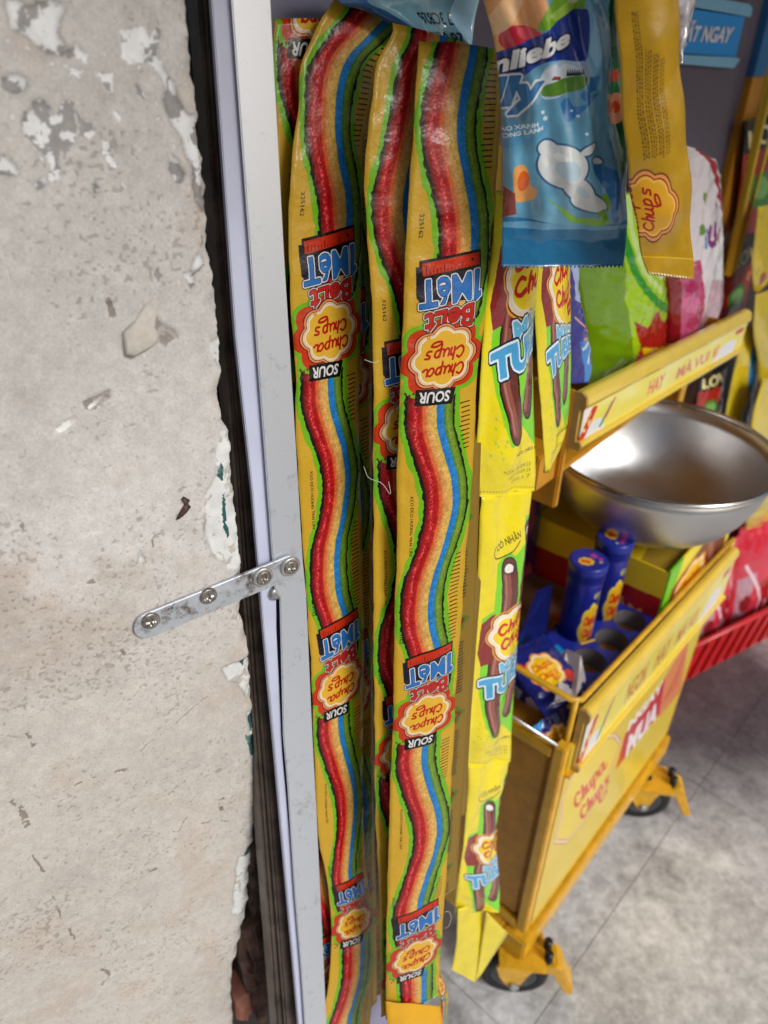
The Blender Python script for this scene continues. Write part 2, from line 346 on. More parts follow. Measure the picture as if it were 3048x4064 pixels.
# ---- wall: the paint lies on the plaster as a real relief, its peeled patches traced one by one
WRES = .0006; WU0, WU1, WZ0, WZ1 = -.40, .02, .44, 1.46
WW, WH = int((WU1 - WU0) / WRES), int((WZ1 - WZ0) / WRES)
def wpx(x, y): u, d = WL.uv(x, y); return (u - WU0) / WRES, (WZ1 - (WL.p[2] - d)) / WRES
wa = Art(WW, WH, (.815, .803, .787), wpx)
A1 = lambda pts: [(x * .6176, y * .6176) for x, y in pts]
A2 = lambda pts: [(x * .7233, 1350 + y * .7233) for x, y in pts]
A3 = lambda pts: [(x * .7233, 2700 + y * .7233) for x, y in pts]
PEEL = [A1(p) for p in (
    [(40, -40), (360, -40), (375, 100), (365, 160), (410, 265), (380, 305), (330, 280), (260, 290), (210, 250), (150, 215), (100, 170), (40, 150), (30, 60)],
    [(400, 265), (470, 240), (520, 300), (570, 330), (540, 400), (510, 350), (450, 340), (400, 320)],
    [(790, 200), (850, 212), (910, 175), (950, 240), (985, 275), (1000, 180), (1030, 160), (1065, 190), (1060, 320), (1040, 340), (1060, 420), (1100, 500), (1135, 600), (1165, 690), (1190, 740), (1270, 720), (1295, 850), (1300, 1100), (1330, 1250), (1330, 1390), (1290, 1350), (1250, 1200), (1230, 1050), (1180, 900), (1100, 800), (1060, 680), (1050, 520), (985, 430), (930, 400), (860, 400), (800, 370), (810, 300)],
    [(200, 640), (260, 630), (330, 700), (310, 740), (370, 750), (380, 670), (490, 660), (505, 800), (490, 960), (440, 980), (400, 950), (420, 1130), (370, 1170), (310, 1160), (350, 1100), (320, 1000), (240, 960), (200, 900), (130, 850), (160, 720), (215, 700)],
    [(15, 490), (80, 450), (160, 480), (175, 530), (130, 590), (60, 590), (25, 550)], [(-60, 1010), (60, 1030), (130, 1100), (110, 1135), (-60, 1130)],
    [(660, 880), (700, 900), (720, 940), (710, 1000), (750, 1080), (740, 1105), (700, 1080), (660, 1000), (640, 990), (660, 930)],
    [(1095, 960), (1150, 1010), (1190, 1110), (1160, 1180), (1110, 1180), (1090, 1080)], [(1160, 1770), (1220, 1740), (1240, 1830), (1210, 1870)],
    [(640, 450), (750, 470), (740, 560), (690, 550)], [(440, 430), (520, 440), (490, 500), (450, 480)], [(860, 540), (900, 545), (930, 640), (880, 620)],
    [(520, 700), (600, 760), (610, 820), (570, 860), (520, 850)], [(220, 1160), (290, 1130), (300, 1190), (250, 1225)], [(760, 710), (810, 760), (800, 800), (760, 770)],
    [(570, 1150), (600, 1180), (590, 1215), (565, 1190)], [(980, 1740), (1020, 1690), (1035, 1770), (1010, 1805)], [(560, 1350), (600, 1345), (590, 1390), (565, 1380)],
    [(1220, 1620), (1285, 1590), (1280, 1700), (1215, 1740)])]
for _ in range(34):                                               # the small blisters between the big patches
    x, y = random.uniform(0, 760), random.uniform(40, 820) * random.uniform(.5, 1); r = random.uniform(4, 10)
    PEEL.append([(x + r * math.cos(t) * random.uniform(.5, 1.1), y + r * 1.25 * math.sin(t) * random.uniform(.6, 1.1)) for t in np.linspace(0, 6.28, 10)[:-1]])
CHIP = [A2(p) for p in ([(300, 490), (340, 460), (410, 428), (430, 440), (380, 480), (330, 508)], [(765, 190), (805, 165), (825, 195)], [(755, 1190), (775, 1165), (790, 1215), (765, 1222)], [(490, 370), (540, 315), (560, 320), (520, 370), (490, 392)])]
EDGEP = [A2(p) for p in ([(1210, 500), (1250, 510), (1290, 650), (1320, 900), (1340, 1050), (1345, 1200), (1330, 1255), (1250, 1255), (1180, 1180), (1115, 1060), (1110, 900), (1160, 780), (1190, 740), (1185, 620)], [(1145, -10), (1225, -10), (1228, 150), (1190, 155), (1150, 60)], [(1205, 1800), (1270, 1765), (1370, 1750), (1395, 1880), (1240, 1866)])]
EDGEP += [A3(p) for p in ([(1300, -30), (1400, -30), (1400, 60), (1360, 100), (1310, 20)], [(1350, 170), (1400, 180), (1425, 560), (1390, 580), (1370, 300)], [(1300, 970), (1375, 960), (1375, 1290), (1340, 1400), (1320, 1290), (1265, 1275), (1285, 1100)], [(1280, 1560), (1340, 1520), (1390, 1720), (1300, 1700)], [(1340, 790), (1420, 770), (1420, 850), (1360, 860)])]
GREEN = [A2(p) for p in ([(1215, 670), (1232, 700), (1225, 780), (1190, 750)], [(1228, 840), (1240, 900), (1245, 1000), (1268, 1070), (1250, 1088), (1215, 960), (1218, 880)], [(1310, 1760), (1350, 1745), (1340, 1790)])] + [A3(p) for p in ([(1360, 200), (1385, 200), (1390, 290), (1370, 280)], [(1325, 965), (1360, 910), (1390, 900), (1375, 960)], [(1280, 1560), (1310, 1500), (1300, 1550)], [(1340, 300), (1395, 310), (1400, 420), (1380, 420)])]
GREYP = [A1([(990, 2010), (1030, 2070), (1140, 2120), (1140, 2165), (1090, 2190), (1060, 2230), (1010, 2190)]), A2([(460, 340), (590, 265), (592, 330), (500, 400), (475, 385)])]
fine = fbm(WH, WW, 26, 4, 3) - .5; fin2 = fbm(WH, WW, 26, 4, 4) - .5
YY, XX = np.mgrid[0:WH, 0:WW]
def ragged(polys, k=16):
    m = np.zeros((WH, WW), bool)
    for p in polys: m |= wa.pmask(wa.P(p))
    return m[np.clip(YY + fine * k, 0, WH - 1).astype(int), np.clip(XX + fin2 * k, 0, WW - 1).astype(int)]
def soft(m, r):
    a = m.astype(np.float32)
    for _ in range(2):
        for ax in (0, 1):
            c = np.cumsum(np.pad(a, [(r + 1, r) if i == ax else (0, 0) for i in (0, 1)], mode='edge'), ax)
            n = a.shape[ax]; a = (np.take(c, range(2 * r + 1, 2 * r + 1 + n), ax) - np.take(c, range(0, n), ax)) / (2 * r + 1)
    return a
mP, mC, mE, mG, mY = ragged(PEEL), ragged(CHIP, 5), ragged(EDGEP, 10), ragged(GREEN, 7), ragged(GREYP, 8)
big = fbm(WH, WW, 260, 3, 11); mid = fbm(WH, WW, 60, 5, 12); tiny = fbm(WH, WW, 9, 3, 13); pit = fbm(WH, WW, 3.2, 1, 14) * .6 + .4 * fbm(WH, WW, 70, 4, 15); grit = RNG.random((WH, WW)).astype(np.float32); grit = (grit + np.roll(grit, 1, 0) + np.roll(grit, 1, 1) + np.roll(np.roll(grit, 1, 0), 1, 1)) / 4
a = wa.a
a *= (1 + .10 * (big - .5) + .16 * (mid - .5) + .10 * (tiny - .5))[..., None]
# soiling: brownish smears in the middle, greyer below, dark specks
yz = WZ1 - YY * WRES
def px2z(y): return WL.p[2] - WL.uv(500, y)[1]
smear = np.clip((fbm(WH, WW, 120, 5, 21) - .47) * 5, 0, 1) * np.exp(-((yz - px2z(2050)) / .09)**2) * .8 + np.clip((mid - .56) * 5, 0, 1) * .35
a *= 1 - smear[..., None] * np.array([.16, .22, .27])
spk = np.clip((pit - .70) * 14, 0, 1); a *= 1 - spk[..., None] * np.array([.13, .145, .155]); a *= (1 + .13 * (grit - .5))[..., None]
low = np.clip((px2z(2300) - yz) * 1.1, 0, .14); a *= 1 - low[..., None] * np.array([.25, .32, .42])
rub = fbm(WH, WW, 12, 4, 31, .65)
def body(m, c1, c2, th):
    k = np.clip((rub - th) * 22, 0, 1)[..., None]; v = np.array(c1) * (1 - k) + np.array(c2) * k
    a[m] = (v * (1 + .12 * (tiny - .5))[..., None])[m]
body(mP, (.92, .925, .93), (.63, .62, .615), .535); body(mY, (.60, .575, .555), (.70, .68, .66), .55)
body(mE, (.88, .885, .88), (.74, .72, .69), .62); body(mC, (.9, .9, .895), (.8, .79, .78), .6); body(mG, (.21, .37, .37), (.40, .50, .48), .6)
marks = np.zeros((WH, WW), bool)
for pts, w in ((A3([(1150, 70), (1060, 140), (980, 215), (870, 300), (720, 415)]), 2), (A3([(720, 482), (640, 505), (560, 530), (470, 555), (390, 585), (290, 615)]), 7), (A3([(190, 960), (250, 1080), (300, 1200), (370, 1330), (425, 1435)]), 5), (A3([(370, 840), (365, 960), (362, 1100)]), 2),
               (A3([(550, 1580), (590, 1620), (560, 1680)]), 9), (A3([(540, 1690), (560, 1760), (520, 1830)]), 15), (A3([(1000, 630), (1020, 650)]), 12), (A3([(1215, 650), (1218, 710)]), 15), (A3([(1100, 780), (1200, 760), (1330, 800)]), 4), (A3([(940, 830), (980, 820), (1020, 750)]), 3), (A3([(820, 1055), (840, 1040)]), 12), (A3([(370, 690), (430, 665)]), 8),
               (A3([(80, 660), (110, 720), (150, 790)]), 13), (A3([(85, 145), (110, 100)]), 6), (A3([(150, 300), (180, 380)]), 7), (A3([(960, 0), (965, 40)]), 20), (A2([(830, 1130), (825, 1080), (860, 1060)]), 4), (A2([(1090, 730), (1130, 770), (1150, 765)]), 3), (A2([(140, 1010), (165, 1040)]), 14), (A2([(670, 1700), (690, 1715)]), 10), (A2([(240, 580), (320, 515)]), 3), (A2([(495, 1330), (505, 1325)]), 14),
               (A1([(710, 1940), (735, 2010)]), 14), (A1([(1260, 1640), (1300, 1600), (1290, 1500)]), 3), (A1([(1215, 1790), (1290, 1690)]), 3), (A1([(550, 110), (545, 230), (570, 330)]), 2)):
    marks |= wa.smask(pts, w * .5)
marks = marks[np.clip(YY + fine * 12, 0, WH - 1).astype(int), np.clip(XX + fin2 * 12, 0, WW - 1).astype(int)] & (tiny > .40) & (fbm(WH, WW, 34, 4, 77) > .47)
a[marks] = a[marks] * np.array([.74, .715, .69])
allm = mP | mE | mY | mC
rim = (soft(allm, 2) - .5); lip = np.exp(-(rim / .34)**2)
a *= 1 - (.16 * lip * np.clip((mid - .40) * 8, 0, 1))[..., None]
hgt = -.00045 * soft(mP, 1) - .0008 * soft(mE, 1) - .0010 * soft(mY, 1) - .0010 * soft(mC, 1) - .0003 * soft(mG, 1) + .00022 * soft(grow(allm, 4) & ~allm, 1)
hgt += .003 * (big - .5) + .0016 * (mid - .5) + .00035 * (tiny - .5) - .0005 * soft(marks, 1) - .0002 * spk + .00022 * (grit - .5)
wall_im = wa.image('wall_paint')
del a
# outline of the broken right-hand corner
EDGE = [(742, -60), (744, 0), (757, 200), (775, 330), (785, 430), (795, 550), (803, 650), (818, 760), (826, 860), (822, 950), (832, 1010), (858, 1150), (868, 1300), (881, 1420), (879, 1510), (871, 1590), (886, 1680), (917, 1730), (922, 1860), (935, 2000), (948, 2110), (958, 2200), (962, 2280), (965, 2400), (957, 2450), (985, 2550), (995, 2690), (1000, 2780), (1013, 2870), (1032, 3060), (1030, 3150), (1020, 3270), (1000, 3380), (990, 3500), (985, 3600), (960, 3700), (945, 3780), (925, 3850), (920, 3950), (928, 4064), (935, 4200)]
ez = np.array([WL.p[2] - WL.uv(*p)[1] for p in EDGE]); eu = np.array([WL.uv(*p)[0] for p in EDGE]); o_ = np.argsort(ez); ez, eu = ez[o_], eu[o_]
zs = np.concatenate([np.linspace(0, WZ0, 8)[:-1], np.arange(WZ0, 1.45, .00115), np.linspace(1.45, 2.6, 10)])
ue = np.interp(zs, ez, eu) + np.array([.0011 * mnoise.noise(Vector((0, 1, z * 160))) + .0006 * mnoise.noise(Vector((3, 1, z * 420))) for z in zs])
uf = np.concatenate([np.linspace(-2.5, -.37, 8)[:-1], np.linspace(-.37, -.0001, 310)])
nr, nc = len(zs), len(uf)
sc = np.clip((uf + .37) / .37, 0, 1)
U = uf[None] + ue[:, None] * sc[None]**4
iy = np.clip((WZ1 - zs) / WRES, 0, WH - 1); ix = np.clip((U - WU0) / WRES, 0, WW - 1)
Hh = hgt[iy.astype(int)[:, None], ix.astype(int)]
dist = (ue[:, None] - U)                                            # distance to the corner: rounded and chipped
Hh = Hh - .004 * np.clip(1 - dist / .009, 0, 1)**2 * (1 + .5 * np.sin(zs * 230)[:, None])
XYZ = WL.p[None, None, :] * np.array([1, 1, 0]) + U[..., None] * WL.u + Hh[..., None] * WL.n; XYZ[..., 2] += zs[:, None]
ret = []
for k, (du, dn) in enumerate(((.0012, -.007), (.0012, -.013), (-.001, -.022), (-.003, -.05), (-.003, -.12))):
    uu = ue + du + np.array([.0014 * mnoise.noise(Vector((k * 3, 7, z * 120))) for z in zs]); q = WL.p[None] * np.array([1, 1, 0]) + uu[:, None] * WL.u + dn * WL.n; q[:, 2] += zs; ret.append(q)
XYZ = np.concatenate([XYZ, np.array(ret).transpose(1, 0, 2)], 1); nc2 = nc + len(ret)
Uall = np.concatenate([U, np.repeat(ue[:, None], len(ret), 1)], 1)
UVw = np.stack([(Uall - WU0) / (WU1 - WU0), np.repeat(((zs - WZ0) / (WZ1 - WZ0))[:, None], nc2, 1)], -1)
def grid_mesh(name, P, UVv):
    r, c = P.shape[:2]; me = bpy.data.meshes.new(name); idx = np.arange(r * c).reshape(r, c)
    q = np.stack([idx[:-1, :-1], idx[:-1, 1:], idx[1:, 1:], idx[1:, :-1]], -1).reshape(-1, 4).astype(np.int32)
    me.vertices.add(r * c); me.vertices.foreach_set('co', P.reshape(-1).astype(np.float32)); me.loops.add(q.size); me.loops.foreach_set('vertex_index', q.ravel())
    me.polygons.add(len(q)); me.polygons.foreach_set('loop_start', np.arange(0, q.size, 4, dtype=np.int32)); me.update(calc_edges=True)
    l = me.uv_layers.new(name='UVMap'); l.data.foreach_set('uv', UVv.reshape(-1, 2)[q.ravel()].astype(np.float32).ravel()); me.validate(); return me
WALLM = printed('flaking_plaster', wall_im, .95, .4, 700, .0006, grain=.09, spec=.12)
wall = link('wall', grid_mesh('wall', XYZ, UVw), WALLM, None, 'weathered beige plaster wall with flaking paint and a broken right-hand corner', 'wall', smooth=True)

# broken masonry showing in the bottom of the corner
def lump(name, pts_px, back, thick, mat, parent, seed, rough=.006):
    pl = WL.back(back); bm = bmesh.new(); P = [pl.hit(*p) for p in pts_px]; c = sum(P) / len(P)
    rings = [(1.0, -thick), (1.02, -thick * .4), (.97, -.001), (.7, .003), (.35, .004)]
    vs_ = []
    M_ = 40
    Pc = np.array(P + [P[0]]); x = np.linspace(0, len(P), M_ + 1)[:-1]; Q = np.stack([np.interp(x, range(len(P) + 1), Pc[:, i]) for i in range(3)], -1)
    for k, (s, o) in enumerate(rings):
        row = []
        for q in Q:
            p = c + (q - c) * s + pl.n * o; nz = mnoise.noise(Vector(p * 70) + Vector((seed, 0, 0))) + .5 * mnoise.noise(Vector(p * 190))
            row.append(bm.verts.new(Vector(p + pl.n * nz * rough + (q - c) * nz * .05)))
        vs_.append(row)
    for k in range(len(rings) - 1):
        for i in range(M_): bm.faces.new((vs_[k][i], vs_[k][(i + 1) % M_], vs_[k + 1][(i + 1) % M_], vs_[k + 1][i]))
    bm.faces.new(vs_[-1]); bmesh.ops.recalc_face_normals(bm, faces=bm.faces); me = bpy.data.meshes.new(name); bm.to_mesh(me); bm.free()
    return link(name, me, mat, parent, smooth=False)
BRICK = plain('dirty_brick', (.40, .31, .28), .95, var=.45, vscale=45, bmp=.8, bscale=160, bdist=.002, spec=.2)
MORT = plain('dark_mortar', (.36, .30, .27), .95, var=.5, vscale=60, bmp=.8, bscale=140, bdist=.002, spec=.2)
lump('brick', [(955, 3690), (1010, 3640), (1075, 3700), (1092, 3790), (1092, 3960), (1062, 4040), (1025, 4060), (990, 4010), (965, 3880), (945, 3800)], .004, .05, BRICK, wall, 1)
lump('mortar_lump', [(985, 3330), (1030, 3270), (1050, 3330), (1045, 3480), (1040, 3600), (1000, 3650), (980, 3560)], .006, .05, MORT, wall, 5)
lump('brick', [(935, 3985), (990, 3930), (1005, 4010), (985, 4060), (940, 4050)], .003, .03, plain('red_brick', (.62, .42, .36), .95, var=.3, spec=.2), wall, 9, .003)
# the big loose flake, its lower end lifting off
fl = A1([(988, 1912), (1010, 1960), (1000, 2020), (985, 2100), (1010, 2190), (960, 2230), (850, 2290), (800, 2270), (790, 2130), (870, 2060), (930, 1960)])
fb = bmesh.new(); fc = sum(WL.hit(*p) for p in fl) / len(fl); tv = []
for s in (1.0, .85, .45):
    tv.append([fb.verts.new(Vector(fc + (WL.hit(*p) - fc) * s + WL.n * (.0006 + .0032 * (1 - abs(s - .6)) * (.4 + .6 * i / len(fl))))) for i, p in enumerate(fl)])
for k in range(2):
    for i in range(len(fl)): j = (i + 1) % len(fl); fb.faces.new((tv[k][i], tv[k][j], tv[k + 1][j], tv[k + 1][i]))
fb.faces.new(tv[2]); lowv = [fb.verts.new(Vector(v.co) - Vector(WL.n) * .0035) for v in tv[0]]
for i in range(len(fl)): j = (i + 1) % len(fl); fb.faces.new((lowv[i], lowv[j], tv[0][j], tv[0][i]))
bmesh.ops.recalc_face_normals(fb, faces=fb.faces); me = bpy.data.meshes.new('paint_flake'); fb.to_mesh(me); fb.free()
link('paint_flake', me, plain('flake_paint', (.80, .775, .74), .9, var=.12, vscale=90, bmp=.5, bscale=300, spec=.25), wall, smooth=True)
# a little brown husk stuck to the plaster
hb = MB(); hp = [WL.hit(*p) + WL.n * .0012 for p in A2([(1000, 862), (1022, 880), (1024, 905), (1008, 930), (988, 955), (968, 978)])]
hb.tube(hp, [.0012, .0020, .0023, .0021, .0015, .0006], 8)
hb.build('husk', plain('brown_husk', (.30, .22, .19), .6, var=.3, vscale=300), None, True, label='small curved brown insect husk stuck on the beige wall', cat='husk')

# ---- unseen awning, added and sized to shade the strips and hanging bags
aw = MB(); a0_ = WL.p * np.array([1, 1, 0])
aq = [a0_ + WL.u * u_ + WL.n * n_ + np.array([0, 0, z_]) for u_, n_, z_ in ((.03, -.3, 2.02), (2.2, -.3, 2.02), (2.2, .62, 1.83), (.03, .62, 1.83))]
aw.prism(aq, (0, 0, .02)); aw.build('shade_awning', plain('canvas', (.25, .27, .33), .8), kind='structure')
# ------------------------------------------------------------------ dark post in the gap
JB = MB(); JP = TR.back(.016)
DARK = plain('gap_black', (.115, .10, .095), .45, .3, var=.35, vscale=60, bmp=.25)
BROWN = plain('brown_bronze', (.36, .315, .285), .4, .4, var=.4, vscale=40, bmp=.2)
post = thing('door_post', JP.hit(900, 2032) * [1, 1, 0], 'dark brown metal post in the gap between plaster wall and white trim', 'post')
def post_bar(name, pxt, pxb, o, depth, mat, bev=.0012):
    pl = TR.back(o); a0, a1 = pl.hit(pxt[0], -150), pl.hit(pxt[1], -150); b0, b1 = pl.hit(pxb[0], 4300), pl.hit(pxb[1], 4300)
    m = MB(); m.prism([a0, a1, b1, b0], -pl.n * depth); return m.build(name, mat, post, bevel=bev)
jp = WL.back(.14); m = MB(); m.prism([jp.hit(600, -150), jp.hit(870, -150), jp.hit(1210, 4300), jp.hit(700, 4300)], -jp.n * .05); m.build('gap_backing', DARK, post)  # near-black slab, its colour stands in for the darkness of the open gap
post_bar('bead', (776, 806), (1116, 1148), .024, .02, BROWN, .003)
post_bar('bead', (808, 850), (1150, 1200), .018, .03, BROWN, .002)

# ------------------------------------------------------------------ the leaning display board with its white aluminium trim
def brushed(name, c, rough, metal):
    m, nt, p = nodes(name); p.inputs['Metallic'].default_value = metal; p.inputs['Roughness'].default_value = rough
    t = nt.nodes.new('ShaderNodeTexCoord'); mp = nt.nodes.new('ShaderNodeMapping'); mp.inputs['Scale'].default_value = (900, 900, 12); n = nt.nodes.new('ShaderNodeTexNoise'); n.inputs['Detail'].default_value = 3
    nt.links.new(t.outputs['Object'], mp.inputs[0]); nt.links.new(mp.outputs[0], n.inputs['Vector']); n2 = noise_node(nt, 60, 8, .8)
    r = nt.nodes.new('ShaderNodeMapRange'); r.inputs['To Min'].default_value = .90; r.inputs['To Max'].default_value = 1.08; nt.links.new(n.outputs['Fac'], r.inputs['Value'])
    r2 = nt.nodes.new('ShaderNodeMapRange'); r2.inputs['From Min'].default_value = .565; r2.inputs['From Max'].default_value = .72; r2.inputs['To Min'].default_value = 1; r2.inputs['To Max'].default_value = .5; nt.links.new(n2.outputs['Fac'], r2.inputs['Value'])
    mu = nt.nodes.new('ShaderNodeMath'); mu.operation = 'MULTIPLY'; nt.links.new(r.outputs[0], mu.inputs[0]); nt.links.new(r2.outputs[0], mu.inputs[1])
    mx = nt.nodes.new('ShaderNodeVectorMath'); mx.operation = 'SCALE'; mx.inputs[0].default_value = lin(c); nt.links.new(mu.outputs[0], mx.inputs['Scale']); nt.links.new(mx.outputs[0], p.inputs['Base Color'])
    bump(nt, p, n.outputs['Fac'], .08, .0004); return m
ALU = brushed('white_aluminium', (.80, .82, .85), .36, .45)
LILAC = plain('lilac_film', (.76, .78, .87), .45, var=.05, vscale=18, bmp=.12, bscale=500)
BOARDM = plain('lilac_grey_board', (.54, .53, .63), .5, var=.06, vscale=10, bmp=.05)
PURP = plain('dark_purple', (.26, .20, .30), .6)
stand = thing('display_board', TR.hit(1150, 3900), 'leaning lilac display board edged by a white brushed aluminium trim', 'display board')
def trim_x(pl, px, py): return pl.uv(px, py)
def strip_of(name, pl, left, right, depth, mat, bev=.0006):
    pts = [pl.hit(*p) for p in left] + [pl.hit(*p) for p in right[::-1]]
    m = MB(); m.prism(pts, -pl.n * depth); return m.build(name, mat, stand, bevel=bev)
strip_of('trim', TR, [(912, -120), (920, 0), (1017, 1330), (1052, 1800), (1084, 2240), (1090, 2330), (1094, 2345), (1112, 2372), (1126, 2924), (1137, 3050), (1143, 3120), (1172, 3560), (1197, 3860), (1216, 4150)], [(1068, -120), (1074, 0), (1129, 1018), (1187, 1960), (1203, 2230), (1216, 2360), (1241, 2924), (1256, 3200), (1287, 3860), (1300, 4150)], .0022, ALU)
P5 = TR.back(.0045)
strip_of('side_channel', P5, [(834, -120), (840, 0), (935, 1330), (1003, 1960), (1043, 2455), (1096, 3040), (1170, 3880), (1194, 4150)], [(985, -120), (990, 0), (1085, 1330), (1096, 1960), (1097, 2380), (1098, 2500), (1122, 3000), (1205, 3900), (1228, 4150)], .005, LILAC)
strip_of('inner_channel', TR.back(.0105), [(860, -120), (960, 1330), (1080, 2500), (1200, 3900), (1220, 4150)], [(1040, -120), (1130, 1330), (1190, 2500), (1265, 3900), (1280, 4150)], .012, PURP)
BP = TR.back(.045)
strip_of('back_panel', BP, [(900, -700), (1190, 4150), (1200, 4600)], [(1720, -700), (1690, 1000), (1560, 4150), (1550, 4600)], .008, BOARDM)
hs = MB(); hc = TR.hit(1099, 2362); hs.lathe([(.0001, .0012), (.003, .0011), (.0047, .0003), (.0050, -.0022), (.0050, -.0042)], hc - TR.n * .0018, TR.n, 24)
hs.build('washer', plain('steel', (.72, .72, .72), .35, .8), stand, True)

# ------------------------------------------------------------------ fixing strap with four screws
STEEL = brushed('galvanised', (.73, .745, .765), .46, .55)
def rusty():
    m, nt, p = nodes('worn_strap'); n = noise_node(nt, 75, 8, .75); r = nt.nodes.new('ShaderNodeValToRGB')
    e = r.color_ramp.elements; e[0].position = .34; e[0].color = (.10, .065, .045, 1); e[1].position = .46; e[1].color = (.47, .50, .54, 1); k = e.new(.7); k.color = (.60, .63, .67, 1)
    nt.links.new(n.outputs['Fac'], r.inputs['Fac']); nt.links.new(r.outputs[0], p.inputs['Base Color']); p.inputs['Metallic'].default_value = .35; p.inputs['Roughness'].default_value = .5
    bump(nt, p, noise_node(nt, 300).outputs['Fac'], .25, .0005); return m
STRAP = rusty()
L0 = WL.hit(586, 2472) + WL.n * .0022; R0 = TR.hit(1140, 2249) + TR.n * .0014
ax = R0 - L0; ln = np.linalg.norm(ax); ax /= ln; vn = WL.n - ax * (WL.n @ ax); vn /= np.linalg.norm(vn); up = np.cross(vn, ax); up = up if up[2] > 0 else -up
strap = thing('fixing_strap', (L0 + R0) / 2, 'worn flat metal strap screwed across the gap from wall to white trim', 'metal strap')
hw = .0102; ol = [(-.0 + hw * .95 * math.cos(t), hw * math.sin(t)) for t in np.linspace(math.pi / 2, 3 * math.pi / 2, 12)] + [(ln + hw * .8 * math.cos(t), hw * math.sin(t)) for t in np.linspace(-math.pi / 2, math.pi / 2, 12)]
sm = MB()
def sp(x, y, o): return L0 + ax * x + up * y + vn * o
n_ = len(ol)
rings = [[sp(x, y, -.0010) for x, y in ol], [sp(x, y, .0006) for x, y in ol], [sp(min(max(x, -hw + .001), ln + hw - .001) if False else x * .9985 + .0001, y * .94, .0011) for x, y in ol]]
V_ = sum(rings, []); sm.add(V_, [tuple(range(n_ - 1, -1, -1)), tuple(range(2 * n_, 3 * n_))] + [(k * n_ + i, k * n_ + (i + 1) % n_, (k + 1) * n_ + (i + 1) % n_, (k + 1) * n_ + i) for k in (0, 1) for i in range(n_)])
sm.build('plate', STRAP, strap)
def screw(px, py, r, washer, ang):
    pl = Plane(L0 + vn * .0011, 57); pl.n = vn; pl.G = None
    rr = ray(px, py); c = CAMP + rr * (((pl.p - CAMP) @ vn) / (rr @ vn)); base = .0016 if washer else 0
    N = 34; P = np.zeros((N, N, 3)); g = np.linspace(-1, 1, N)
    for i, y in enumerate(g):
        for j, x in enumerate(g):
            # square grid onto the disc
            d = math.hypot(x, y); k = (max(abs(x), abs(y)) / d) if d else 1; X, Y = x * k, y * k; q = min(math.hypot(X, Y), 1)
            z = r * .34 * math.sqrt(max(0, 1 - q * q * .86)) + r * .06; z = z if q < .985 else -.0004
            xr, yr = X * math.cos(ang) - Y * math.sin(ang), X * math.sin(ang) + Y * math.cos(ang)
            if (abs(xr) < .10 and abs(yr) < .56) or (abs(yr) < .10 and abs(xr) < .56): z -= r * .30
            P[i, j] = c + ax * X * r + up * Y * r + vn * (z + base)
    o = link('screw', grid_mesh('screw', P, np.zeros((N, N, 2))), SCREWM, strap, smooth=False)
    if washer:
        w = MB(); w.lathe([(r * .9, .0015), (r * 1.05, .0021), (r * 1.28, .0018), (r * 1.36, .0008), (r * 1.36, -.0003), (r * .9, -.0003)], c, vn, 36); w.build('washer', WASH, o, True)
SCREWM = plain('screw_steel', (.62, .60, .575), .32, .75, var=.35, vscale=240, bmp=.15); WASH = plain('washer_zinc', (.75, .745, .73), .42, .6, var=.25, vscale=260)
screw(597, 2462, .0062, False, .25); screw(826, 2364, .0062, False, -.1); screw(1042, 2287, .0056, True, .5); screw(1150, 2246, .0056, True, .35)
# ================================================================== flat print of the packs, drawn in code
YEL = (.775, .615, .16); LIME = (.42, .68, .10); BLK = (.07, .06, .05); RED = (.80, .06, .08); ORG = (.87, .26, .08); PEACH = (.97, .78, .55)
BLUE = (.13, .46, .80); WHITE = (.96, .96, .95); CRM = (.98, .86, .34)
